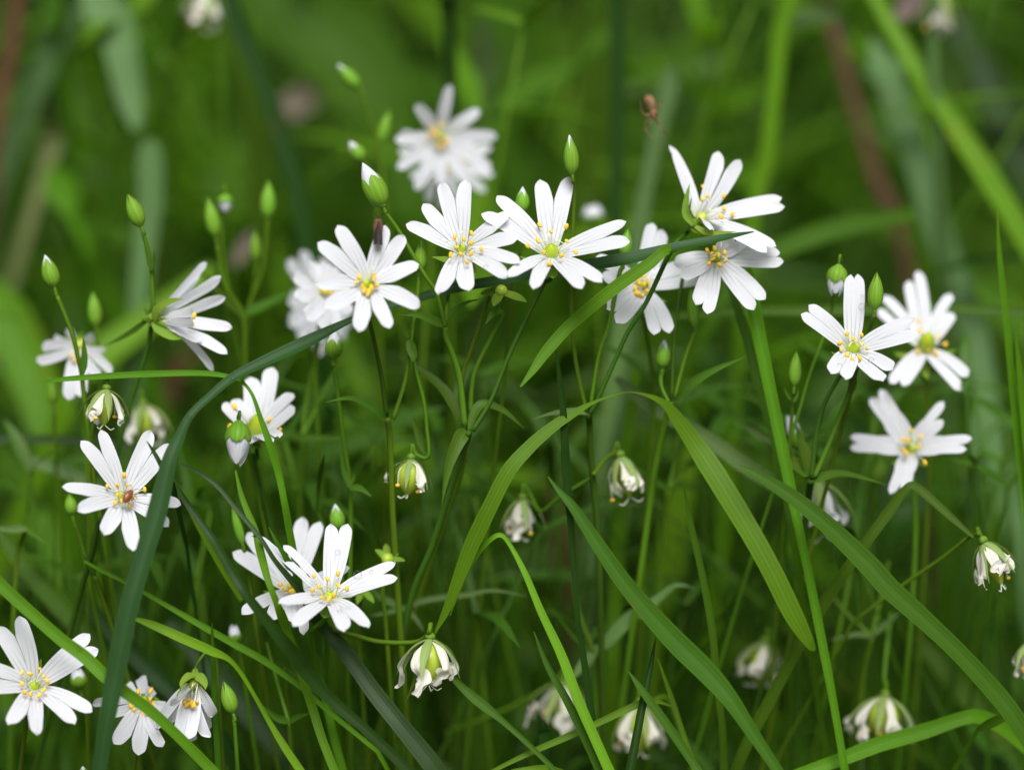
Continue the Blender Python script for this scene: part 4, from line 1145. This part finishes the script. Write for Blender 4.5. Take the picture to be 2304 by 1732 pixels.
b("long broad dark blade running down to the corner with a pale speck on its edge", 'mid', 2, -4, [(1661, 1046, 3), (1684, 1058, 14), (1707, 1070, 23), (1775, 1113, 36), (1842, 1165, 44), (1907, 1225, 48), (1962, 1280, 50), (2002, 1325, 50), (2084, 1399, 48), (2165, 1477, 46), (2246, 1566, 45), (2287, 1621, 44), (2350, 1720, 42)])
b("blade folded sharply to a peak in front of the star-like flower", 'mid', 0, 0, [(2190, 1208, 8, 4), (2138, 1162, 17, 6), (2084, 1113, 19, 8), (2058, 1094, 17, 9), (2040, 1098, 18, 9), (2002, 1148, 25, 9), (1948, 1222, 26, 9), (1894, 1297, 28, 10), (1840, 1380, 28, 11), (1780, 1485, 28, 12), (1725, 1588, 30, 13), (1682, 1670, 26, 14), (1650, 1745, 24, 15)])
b("pale thick blade bowed along the bottom edge", 'bright', 0, 0, [(1740, 1765, 26, 6), (1800, 1740, 28, 8), (1899, 1705, 32, 10), (1975, 1675, 34, 12), (2084, 1643, 35, 14), (2165, 1616, 33, 15), (2206, 1613, 31, 16), (2260, 1640, 29, 18), (2330, 1700, 26, 20)], ext=-1)
b("small pointed blade crossing the bowed pale blade near the edge", 'mid', 12, 6, [(2200, 1640, 10), (2240, 1622, 20), (2285, 1605, 4)], ext=-1)
b("pale grey-green blade slanting over the edge-cut flower", 'bright', 0, 0, [(-60, 1262, 32, -9), (0, 1315, 32, -9), (68, 1377, 31, -9), (136, 1437, 30, -9), (190, 1477, 30, -9), (236, 1521, 29, -10), (285, 1559, 29, -10), (339, 1599, 28, -9), (393, 1648, 26, -8), (461, 1716, 26, -7), (490, 1745, 26, -7)])
b("long dark green blade slanting below the pair of wet flowers", 'dark', 0, 0, [(391, 1082, 3, 0), (420, 1131, 14, -2), (475, 1207, 17, -4), (500, 1250, 18, -6), (545, 1325, 22, -9), (613, 1412, 27, -8), (667, 1480, 31, -6), (690, 1513, 32, -5), (744, 1572, 30, -4), (825, 1643, 25, -4), (907, 1721, 24, -4), (935, 1750, 24, -4)])
b("light green blade rising straight in front of the tucked-behind twin", 'bright', 0, 0, [(530, 1058, 5, 3), (545, 1120, 12, 2), (575, 1195, 15, 0), (580, 1217, 15, 0), (602, 1301, 16, -5), (624, 1360, 16, -5), (645, 1415, 16, -1), (667, 1480, 17, 1), (690, 1553, 20, 2), (706, 1602, 22, 2), (725, 1662, 22, 1), (757, 1745, 21, 0)])
b("leaf lying level at its pointed end, then bending down past the half-open flower", 'bright', 0, 0, [(90, 862, 2, 4), (136, 854, 10, 3), (244, 846, 14, 2), (353, 841, 16, 1), (461, 840, 13, 0), (526, 850, 9, -1), (548, 862, 7, -2), (569, 891, 8, -3), (586, 940, 12, -3), (605, 994, 18, -3), (626, 1062, 18, -2), (640, 1130, 16, -2), (651, 1192, 15, 0), (664, 1260, 14, 3), (690, 1400, 13, 10), (725, 1545, 16, 12), (750, 1650, 18, 12), (775, 1745, 20, 12)])
b("thin blue-green blade ending wide at the bottom, threading between the twin flowers", 'blue', 0, 0, [(404, 1041, 3, 2), (447, 1063, 8, 0), (488, 1093, 10, -1), (529, 1142, 10, -2), (583, 1206, 10, -4), (618, 1260, 12, -4), (653, 1303, 14, -2), (685, 1345, 15, 1), (717, 1398, 18, 8), (744, 1428, 28, 10), (785, 1477, 36, 8), (839, 1553, 42, 6), (893, 1621, 43, 4), (961, 1705, 45, 3), (990, 1745, 45, 3)])
b("short sharp blade between the back twin's petals", 'mid', 0, 0, [(604, 1185, 2, -4), (626, 1225, 10, -4), (651, 1268, 12, -2), (668, 1300, 11, 4), (690, 1390, 11, 10), (710, 1500, 12, 14)], ext=1)
b("light green blade tip pointing at the broad dark blade's foot", 'lime', 0, 0, [(284, 1385, 2, -2), (339, 1404, 18, -2), (407, 1434, 22, -2), (475, 1464, 21, -1), (515, 1483, 12, 0), (545, 1518, 10, 1), (576, 1570, 10, 2), (603, 1618, 12, 3), (636, 1673, 17, 3), (684, 1745, 19, 3)])
b("thin straight blade running from the broad dark blade under the wet flowers", 'bright', 2, 8, [(190, 1262, 6), (230, 1284, 9), (285, 1311, 10), (339, 1341, 11), (434, 1396, 14), (515, 1442, 16), (597, 1488, 17), (676, 1545, 13), (740, 1600, 12), (850, 1690, 10)], ext=1)
b("bright narrow blade rising from the bottom edge through the withered blooms", 'bright', 0, 4, [(1085, 1745, 8), (1190, 1694, 13), (1271, 1659, 16), (1339, 1629, 16), (1407, 1597, 18), (1447, 1580, 17), (1480, 1578, 10), (1510, 1588, 3)], ext=-1)
b("blade starting behind the frilled withered flower, notched halfway", 'mid', 4, -2, [(985, 1492, 4), (1005, 1512, 10), (1054, 1559, 20), (1090, 1588, 22), (1130, 1621, 14), (1190, 1675, 13), (1262, 1745, 13)])
b("pointed blade crossing the dark folded blade at the bottom", 'mid', 0, -4, [(1413, 1508, 2), (1447, 1556, 17), (1502, 1632, 22), (1561, 1718, 21), (1580, 1750, 21)])
b("slender blade leaning beside the pointed crossing blade", 'bright', 8, 4, [(1480, 1480, 2), (1510, 1567, 12), (1532, 1635, 13), (1560, 1720, 14), (1568, 1750, 14)])
b("dark folded blade standing in front of the yellow-green capsule", 'dark', 3, -2, [(1476, 1432, 2), (1461, 1513, 14), (1445, 1588, 20), (1431, 1662, 22), (1415, 1745, 22)], fold=0.6)
b("short dark blade tipped with a dewdrop", 'dark', 2, 4, [(1222, 1621, 5), (1224, 1640, 20), (1225, 1660, 24), (1226, 1745, 28)])
b("curled blade with drops along the very bottom edge", 'bright', 0, 0, [(1270, 1745, 22, 0), (1230, 1730, 18, -2), (1190, 1728, 10, -3), (1150, 1732, 4, -3)], ext=0)
b("tall thin blade with a hair-fine tip near the picture edge", 'bright', 10, 16, [(2243, 470, 2), (2249, 577, 12), (2260, 686, 15), (2271, 794, 17), (2282, 903, 19), (2293, 1000, 20), (2312, 1160, 22)])
b("shorter thin blade hugging the picture edge beside the tall thin one", 'bright', 10, 14, [(2284, 738, 2), (2292, 821, 12), (2303, 930, 18), (2318, 1080, 20)])
b("thin upright shoot with white tip beside the bell-shaped flower", 'mid', 2, 6, [(477, 1400, 2), (478, 1440, 8), (480, 1500, 12), (484, 1600, 13), (492, 1740, 15)])
b("thin blade leaning out behind the broad dark blade's upper part", 'bright', 4, 10, [(388, 1075, 4), (410, 1110, 9), (450, 1190, 12), (500, 1280, 13), (545, 1350, 13)], ext=0)
b("small sharp blade crossing the beetle flower's upper petal", 'dark', 0, 0, [(330, 992, 2, -6), (345, 1015, 9, -6), (362, 1045, 12, -6), (378, 1075, 10, -4), (395, 1120, 8, 2), (420, 1230, 8, 10)])

# low leafy shoots between the flowers
def shoot(label, node, dz, down, leaves, seed, ups=(), mat='stem'):
    root = thing('leafy_shoot', label, 'shoot', P(node[0], node[1], dz), 'leafy shoots between the flowers')
    pl = to_ground(path3([node] + down, dz, dz + 6))
    add_stem(root, pl, 11 * PX / 2, 13 * PX / 2, M[mat])
    for u in ups:
        add_stem(root, path3([node] + u, dz, dz + 4), 10 * PX / 2, 8 * PX / 2, M[mat])
    for k, (pts, w, mt) in enumerate(leaves):
        add_leaf(root, [node] + pts, w, dz, dz - 3, M[mt], seed=seed + k)


shoot("small forked shoot with paired leaves near the bottom, by the dark wide blade", (650, 1624), 8, [(655, 1690), (658, 1740)], [([(620, 1612), (581, 1578)], 18, 'leaf'), ([(672, 1612), (703, 1602)], 14, 'leaf')], 201, ups=[[(640, 1590), (620, 1520), (600, 1445)]])
shoot("blurred shoot with level leaves and bluish tint under the empty star calyx", (908, 1368), 26, [(900, 1450), (905, 1560)], [([(960, 1350), (1050, 1338), (1110, 1328), (1190, 1342)], 15, 'grey'), ([(860, 1345), (835, 1320)], 18, 'grey'), ([(870, 1378), (830, 1385)], 12, 'grey'), ([(935, 1390), (955, 1422)], 12, 'grey')], 202)
shoot("blurred yellow-green forked shoot behind the upright thin blade", (1503, 1102), 30, [(1492, 1200), (1480, 1400)], [([(1450, 1065), (1420, 1050)], 14, 'leaf')], 203, ups=[[(1520, 1030), (1530, 960)], [(1545, 1050), (1575, 1005)]])
shoot("blurred shoot with a broad blue-grey leaf below the slanting broad blade", (1337, 1468), 28, [(1340, 1560), (1342, 1740)], [([(1370, 1440), (1420, 1390), (1445, 1377), (1488, 1342), (1523, 1317), (1564, 1323)], 34, 'grey'), ([(1310, 1500), (1285, 1530)], 30, 'grey'), ([(1290, 1430), (1230, 1350)], 9, 'leaf')], 204, ups=[[(1300, 1370), (1290, 1300)]])
shoot("blurred forked shoot above the hooked seed capsule", (1962, 1430), 32, [(1940, 1540), (1930, 1720)], [([(1925, 1428), (1865, 1440)], 16, 'grey'), ([(2000, 1400), (2030, 1372)], 18, 'grey')], 205, ups=[[(1915, 1390), (1870, 1340)], [(1985, 1330), (2000, 1260)]])
shoot("dim shoot with horizontal leaves behind the half-open flower", (680, 985), 30, [(676, 1080), (672, 1250)], [([(640, 975), (600, 985)], 12, 'leaf'), ([(720, 985), (790, 985)], 14, 'leaf')], 206, ups=[[(690, 900), (720, 770)], [(730, 880), (790, 760)]])
shoot("small stalk with thorn-like leaves beside the broad dark blade", (213, 1295), 6, [(235, 1360), (262, 1440)], [([(200, 1270), (185, 1245)], 11, 'leaf'), ([(216, 1270), (222, 1250)], 9, 'leaf')], 207)
shoot("low bent shoot with a pale tip at the left bottom margin", (60, 1190), 20, [(40, 1240), (30, 1400)], [([(85, 1205), (112, 1228)], 18, 'leaf'), ([(20, 1190), (-20, 1185)], 20, 'grey')], 208)
shoot("leafy stalk among crossing blades at the lower edge", (640, 1500), 16, [(650, 1600), (660, 1740)], [([(600, 1480), (560, 1465)], 12, 'leaf'), ([(690, 1540), (760, 1600), (830, 1650)], 10, 'leaf')], 209)

# ---------------------------------------------------------------- blurred blades and stems behind the flowers
B2 = dict(group='blurred grass blades behind the flowers')
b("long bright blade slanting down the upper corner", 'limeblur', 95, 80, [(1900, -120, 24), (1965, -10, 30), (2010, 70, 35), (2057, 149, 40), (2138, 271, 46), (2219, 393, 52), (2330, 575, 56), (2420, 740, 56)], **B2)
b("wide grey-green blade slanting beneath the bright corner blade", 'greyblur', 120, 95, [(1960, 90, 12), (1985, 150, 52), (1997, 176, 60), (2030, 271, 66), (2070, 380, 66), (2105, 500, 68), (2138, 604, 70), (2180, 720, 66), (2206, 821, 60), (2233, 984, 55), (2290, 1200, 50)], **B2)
b("reddish-brown dead stem winding down through the dark upper part", 'brown', 160, 150, [(1845, -40, 26), (1865, 30, 28), (1888, 100, 28), (1910, 190, 28), (1940, 285, 28), (1975, 407, 32), (2005, 460, 32), (2035, 560, 28), (2060, 700, 26)], name='dead_stem', cat='dead stem', group=None)
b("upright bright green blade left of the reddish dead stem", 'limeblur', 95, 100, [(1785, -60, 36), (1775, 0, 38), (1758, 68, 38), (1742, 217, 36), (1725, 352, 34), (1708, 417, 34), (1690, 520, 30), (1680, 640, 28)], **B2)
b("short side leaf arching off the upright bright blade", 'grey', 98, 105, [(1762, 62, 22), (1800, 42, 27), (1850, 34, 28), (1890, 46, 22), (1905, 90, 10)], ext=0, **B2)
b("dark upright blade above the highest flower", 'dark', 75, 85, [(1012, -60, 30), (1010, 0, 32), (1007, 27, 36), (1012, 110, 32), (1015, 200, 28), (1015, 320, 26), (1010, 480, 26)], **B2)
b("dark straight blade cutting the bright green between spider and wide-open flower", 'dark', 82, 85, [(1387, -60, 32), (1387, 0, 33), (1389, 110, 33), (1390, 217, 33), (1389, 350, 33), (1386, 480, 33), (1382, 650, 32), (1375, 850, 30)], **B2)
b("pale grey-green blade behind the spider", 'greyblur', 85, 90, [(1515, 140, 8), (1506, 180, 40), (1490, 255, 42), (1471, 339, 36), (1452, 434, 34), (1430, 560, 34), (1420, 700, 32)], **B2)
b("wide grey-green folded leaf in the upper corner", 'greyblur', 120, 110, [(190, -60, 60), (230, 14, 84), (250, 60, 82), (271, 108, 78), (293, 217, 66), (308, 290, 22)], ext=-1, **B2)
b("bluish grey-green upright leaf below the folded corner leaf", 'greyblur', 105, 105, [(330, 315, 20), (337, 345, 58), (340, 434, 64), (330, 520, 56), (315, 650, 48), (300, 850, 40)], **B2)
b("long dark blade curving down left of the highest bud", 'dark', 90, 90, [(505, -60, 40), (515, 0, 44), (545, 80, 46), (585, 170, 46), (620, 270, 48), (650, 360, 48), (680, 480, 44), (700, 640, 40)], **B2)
b("bright blade nestled along the long dark curving blade", 'bright', 110, 115, [(490, -20, 40), (525, 70, 56), (555, 160, 64), (575, 260, 66), (585, 380, 55), (590, 520, 45)], **B2)
b("reddish stem at the top corner edge", 'brown', 115, 120, [(48, -60, 36), (38, 0, 44), (28, 95, 44), (8, 190, 38), (-10, 320, 34)], name='dead_stem', cat='dead stem', group=None)
b("pale yellowish leaf blur near the left edge", 'pale', 140, 140, [(150, 225, 20), (138, 255, 55), (125, 310, 66), (108, 360, 30)], ext=1, **B2)
b("thin forked-looking pale blade rising from the left edge", 'bright', 110, 120, [(395, -20, 24), (375, 60, 30), (340, 110, 30), (310, 170, 26), (270, 330, 24)], **B2)
b("yellow-green narrow blade crossing behind the folded corner leaf", 'bright', 125, 130, [(470, 20, 20), (430, 90, 28), (390, 180, 28), (345, 270, 24), (325, 400, 22)], **B2)
b("grey leaf slanting in the dark left margin", 'grey', 130, 135, [(90, 120, 20), (62, 220, 44), (42, 300, 40), (20, 400, 30)], **B2)
b("light green leaf near the left edge top", 'bright', 120, 120, [(125, -40, 40), (122, 20, 46), (115, 70, 26)], ext=-1, **B2)
b("broad bright green leaf glowing at the left edge", 'lime', 120, 110, [(-60, 640, 60), (0, 700, 105), (50, 790, 115), (85, 880, 100), (100, 980, 60)], ext=1, **B2)
b("bright green leaf streak rising behind the side-facing flower", 'limeblur', 95, 105, [(180, 850, 40), (236, 790, 72), (330, 722, 62), (434, 640, 48), (480, 600, 20)], ext=-1, **B2)
b("round bright green leaf blur above the left green bud", 'lime', 130, 130, [(160, 480, 30), (145, 445, 74), (128, 410, 76), (112, 380, 26)], ext=-1, **B2)
b("brown dead stem piece under the side-facing flower", 'brown', 150, 150, [(450, 770, 20), (425, 800, 50), (400, 840, 54), (385, 890, 30), (375, 930, 8)], name='dead_stem', cat='dead stem', group=None)
b("level blurred stalk behind the nodding white bud, reaching the picture edge", 'bright', 40, 34, [(1500, 712, 14), (1560, 708, 17), (1671, 700, 22), (1785, 700, 24), (1950, 697, 24), (2100, 692, 23), (2220, 698, 24), (2340, 706, 24)], ext=0, **B2)
b("broad blurred blade rising behind the topmost side-seen flower", 'bright', 70, 85, [(1640, 640, 30), (1700, 590, 44), (1780, 550, 46), (1880, 515, 44), (1980, 495, 38), (2060, 480, 26)], ext=-1, **B2)
b("pale grey-green upright band right of the centre", 'grey', 70, 70, [(1405, 640, 30), (1395, 750, 42), (1372, 900, 44), (1350, 1050, 44), (1338, 1200, 46), (1322, 1400, 42), (1300, 1560, 38)], **B2)
b("bright upright stem right of the pale grey-green band", 'bright', 45, 48, [(1432, 830, 20), (1418, 930, 30), (1405, 1050, 33), (1393, 1180, 37), (1386, 1320, 37), (1378, 1500, 32)], **B2)
b("wide yellowish-green leaf blur behind the broad slanting blade", 'lime', 75, 80, [(1560, 1000, 24), (1530, 1130, 60), (1500, 1280, 80), (1470, 1400, 60), (1460, 1560, 50)], **B2)
b("grey-green band slanting behind the long arching leaf", 'grey', 26, 24, [(1385, 850, 14), (1420, 880, 30), (1500, 935, 36), (1571, 975, 38), (1680, 1050, 38), (1775, 1112, 36), (1850, 1170, 30)], ext=0, **B2)
b("diagonal green band behind the forked stalks", 'mid', 62, 62, [(560, 1110, 40), (640, 1058, 58), (760, 1005, 62), (880, 950, 56), (960, 915, 40)], ext=-1, **B2)
b("grey-green leaf lying blurred left of the beetle's flower", 'grey', 42, 40, [(40, 1028, 10), (75, 1038, 26), (130, 1055, 32), (200, 1085, 34), (260, 1115, 26)], ext=0, **B2)
b("dark blurred level blade in front of the left bright leaf", 'dark', 48, 48, [(-40, 985, 22), (60, 988, 20), (190, 990, 22), (300, 1000, 16)], ext=0, **B2)
b("wide blurred blade slanting behind the edge-cut flower", 'mid', 40, 34, [(-10, 1180, 26), (50, 1262, 46), (160, 1385, 52), (235, 1455, 50), (330, 1550, 44), (420, 1640, 40)], **B2)
b("dark bluish blurred blade under the thin straight blade", 'dark', 34, 30, [(180, 1340, 26), (260, 1430, 42), (330, 1500, 44), (393, 1560, 42), (500, 1660, 36)], **B2)
b("pale-sheened blurred blade beside the dark bluish blurred one", 'blue', 50, 44, [(380, 1400, 30), (470, 1500, 55), (560, 1600, 60), (650, 1700, 50)], **B2)
b("bright blurred stem cluster blade rising at the bottom centre", 'bright', 70, 75, [(1165, 1290, 26), (1150, 1400, 48), (1140, 1520, 54), (1132, 1740, 50)], **B2)
b("dull green upright blur between the frilled withered flower and hairpin blade", 'mid', 60, 64, [(1085, 1330, 26), (1075, 1440, 48), (1080, 1560, 50), (1090, 1740, 46)], **B2)
b("reddish-brown stem blur behind the slim dark blade", 'brown', 95, 95, [(1240, 1020, 20), (1255, 1150, 40), (1266, 1260, 48), (1275, 1360, 36), (1280, 1500, 30)], name='dead_stem', cat='dead stem', group=None)
b("small green leaf tip left of the bright grass stalk", 'leaf', 22, 22, [(1668, 860, 3), (1690, 886, 12), (1716, 912, 14), (1735, 950, 12)], ext=0, **B2)
b("dull slanting leaf behind the bright grass stalk", 'grey', 26, 26, [(1670, 958, 6), (1700, 975, 16), (1745, 1010, 20), (1780, 1050, 20)], ext=0, **B2)
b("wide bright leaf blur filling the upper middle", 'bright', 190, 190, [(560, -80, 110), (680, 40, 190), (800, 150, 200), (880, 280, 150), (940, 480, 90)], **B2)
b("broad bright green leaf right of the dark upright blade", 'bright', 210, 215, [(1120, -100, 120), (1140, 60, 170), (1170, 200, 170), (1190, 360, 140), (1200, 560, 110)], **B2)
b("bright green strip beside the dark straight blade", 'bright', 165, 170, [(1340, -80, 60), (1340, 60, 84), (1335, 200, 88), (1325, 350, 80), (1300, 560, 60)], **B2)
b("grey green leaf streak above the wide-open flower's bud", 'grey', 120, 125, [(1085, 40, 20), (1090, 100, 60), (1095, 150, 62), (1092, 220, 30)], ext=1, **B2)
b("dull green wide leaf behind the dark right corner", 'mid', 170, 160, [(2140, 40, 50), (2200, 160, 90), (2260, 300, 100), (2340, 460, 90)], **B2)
b("green blurred blade right of the bright grass stalk's foot", 'mid', 70, 70, [(2080, 880, 40), (2110, 1000, 60), (2130, 1150, 60), (2140, 1320, 50)], **B2)
b("mid green blurred blade behind the corner blade, parallel to it", 'mid', 60, 55, [(2060, 1430, 30), (2120, 1500, 50), (2200, 1590, 52), (2300, 1700, 46)], **B2)
b("pale dry leaf blur left of the highest bud", 'mauve', 190, 190, [(628, 262, 14), (650, 246, 50), (690, 215, 62), (725, 185, 24)], ext=0, name='dry_leaf', cat='dry leaf', group=None)
b("orange-pink dry leaf blur at the top edge near the bright slanting blade", 'mauve', 95, 95, [(2015, 40, 20), (2035, 25, 50), (2055, -5, 50), (2070, -40, 30)], ext=0, name='dry_leaf', cat='dry leaf', group=None)
b("small mauve dry leaf by the faint blurred bud", 'mauve', 110, 110, [(530, 600, 10), (540, 575, 30), (555, 545, 32), (565, 520, 10)], ext=0, name='dry_leaf', cat='dry leaf', group=None)

# ---------------------------------------------------------------- small animals and dew, set down where they rest
bpy.context.view_layer.update()
DG = bpy.context.evaluated_depsgraph_get()


def hit(x, y):
    v = ray(x, y)
    ok, p, n, *_ = scene.ray_cast(DG, Vector(O), Vector(v), distance=2.0)
    n = np.array(n)
    if np.dot(n, v) > 0: n = -n
    return (np.array(p), n) if ok else (P(x, y, 0), -FWD)


def drop(label, x, y, rpx, group='water drops after rain'):
    p, n = hit(x, y)
    r = rpx * PX
    mb = MB()
    mb.ball(p + n * r * 0.45, r, n, 0.72, 14)
    tag(loc_mesh('water_drop', mb, M['water'], p), label, 'water drop', group)


def zh(k, x, y): return Z(k, [(x, y)])[0]


drop("round drop halfway up the upright petal beside the olive bud", *zh('i', 865, 515), 7.5)
drop("drop low on the upright petal's edge beside the olive bud", *zh('i', 902, 600), 5)
drop("faint small drop high on the upright petal beside the olive bud", *zh('i', 870, 430), 4)
drop("drop on the short lower petal by the green sepal tip", *zh('i', 685, 1005), 5.5)
drop("drop on the broad lower petal just under the anthers, wet flower by olive bud", *zh('i', 945, 965), 7)
drop("largest drop, where the wet twin's outer petal splits", *zh('p', 1310, 715), 10)
drop("drop midway up the wet twin's tall narrow lobe", *zh('p', 1140, 525), 6.5)
drop("drop on the wet twin's lobe left of the tall narrow one", *zh('p', 1010, 500), 5.5)
drop("drop on the wet twin's lowest petal", *zh('p', 1160, 1020), 6)
drop("small drop near the notch of the wet twin's lower petals", *zh('p', 1228, 992), 5)
drop("small drop out on the wet twin's longest outer lobe", *zh('p', 1420, 690), 5)
drop("small drop on the wet twin's slanting upper petal", *zh('p', 830, 800), 5)
drop("drop on the arching blade under a petal tip of the fanned flower", *zh('f', 1510, 945), 5.5)
drop("brightest drop on the arching blade, above the empty pointed calyx", *zh('f', 1857, 912), 7)
drop("drop on the arching blade below the half-hidden blurred flower", *zh('f', 520, 1262), 8)
drop("drop hanging at the arching blade's bend above the beetle flower", *zh('j', 1575, 520), 5)
drop("drop where the level leaf meets the arching blade", *zh('j', 1935, 195), 5)
drop("dewdrop on the tip of the short dark blade", *zh('r', 822, 1255), 7.5)
drop("drop on a lower petal of the fanned flower", *zh('f', 1820, 745), 6.5)
drop("shining drop on the pale slanting blade over the edge-cut flower", *zh('o', 655, 660), 5)


def frame_on(p, n, d):
    d = unit(d - n * np.dot(d, n))
    return d, np.cross(n, d)


# moth with folded wings on the petal
p, n = hit(*zh('f', 915, 560))
q = P(*zh('f', 925, 370), 0)
d, s = frame_on(p, n, UPV * 1.0 + RGT * 0.04)
L = 62 * PX
base = p + n * 0.0009 - d * 0.05 * L
root = thing('moth', "dark brown moth with folded wings resting head-up on a white petal", 'moth', p)
mb = MB(); mb.lathe(base + d * L * 0.1, base + d * L * 0.97, [(0, .0001), (.2, .0006), (.5, .0008), (.75, .0009), (.84, .0006), (.92, .0008), (1, .0002)], 12)
obj('body', mb, M['mothhead'], root)
for sg in (-1, 1):
    rows = []
    for u in np.linspace(0, 1, 10):
        w = 0.17 * L * (0.30 + 0.70 * math.sin(min(1, (1 - u) * 1.25 + 0.05) * math.pi / 2)) * (1 if u < 0.9 else 1 - 4.5 * (u - 0.9))
        c = base + d * L * (0.0 + 0.85 * u)
        rows.append([c + s * sg * w * v + n * (0.0012 - 0.0011 * v * v + (0.0002 if sg > 0 else 0)) for v in np.linspace(-0.15 if sg > 0 else 0, 1, 6)])
    mb = MB(); mb.grid(rows); obj('wing', mb, M['moth'], root)
    mb = MB(); h0 = base + d * L * 0.95 + n * 0.0004
    mb.tube(spline([h0, h0 + d * .0007 + s * sg * .0006, h0 + d * .0012 + s * sg * .0016 + n * .0006], 4), 0.00006, 5); obj('antenna', mb, M['moth'], root)

# beetle at the heart of a flower
p, n = P(*zh('j', 1062, 1165), -6.5), unit(-FWD + 0.6 * UPV)
d, s = frame_on(p, n, UPV * 0.85 + RGT * 0.42)
root = thing('beetle', "small reddish-brown beetle feeding among the anthers", 'beetle', p)
L = 36 * PX
mb = MB(); mb.lathe(p - d * L / 2, p + d * L / 2, [(0, .00012), (.08, .0004), (.3, .00075), (.55, .00078), (.68, .00066), (.71, .00056), (.8, .00055), (.86, .0004), (.93, .00036), (1, .0001)], 14, squash=0.75)
obj('body', mb, M['chest'], root)
for sg in (-1, 1):
    for k in (-0.15, 0.05, 0.25):
        a = p + d * L * k
        mb = MB(); mb.tube(spline([a, a + s * sg * .0009 + n * .0002, a + s * sg * .0013 - n * .0009], 4), 0.00006, 5); obj('leg', mb, M['chest'], root)
    h0 = p + d * L * .47
    mb = MB(); mb.tube(spline([h0, h0 + d * .0005 + s * sg * .0004, h0 + d * .0007 + s * sg * .0009], 4), 0.00004, 5); obj('antenna', mb, M['chest'], root)

# spider hanging in the air
A_, B_ = P(*zh('c', 945, 785), 20), P(*zh('c', 1015, 995), 19)
d = unit(B_ - A_); n = -FWD; s = np.cross(n, d); L = np.linalg.norm(B_ - A_)
root = thing('spider', "small tan spider hanging head-down in the air against the blurred green", 'spider', A_)
mb = MB(); mb.lathe(A_, B_, [(0, .0002), (.05, .0006), (.2, .00095), (.4, .001), (.55, .0009), (.62, .00066), (.68, .0006), (.8, .00066), (.92, .0005), (1, .0002)], 14)
obj('body', mb, M['spider'], root)
c = A_ + d * L * 0.75
for tgt in ([(1040, 1040), (1090, 1100), (1125, 1150)], [(1030, 1010), (1070, 1080), (1110, 1130)], [(960, 1040), (930, 1080), (960, 1130), (1040, 1160)], [(940, 1000), (925, 1060), (950, 1110)],
            [(1020, 910), (1050, 870), (1080, 835)], [(1015, 930), (1045, 890), (1070, 850)], [(920, 950), (900, 900), (890, 850)], [(930, 960), (905, 930), (880, 900)]):
    mb = MB(); mb.tube(spline([c] + [P(*zh('c', x, y), 19) for x, y in tgt], 5), [0.00013, 0.00007], 5); obj('leg', mb, M['spider'], root)
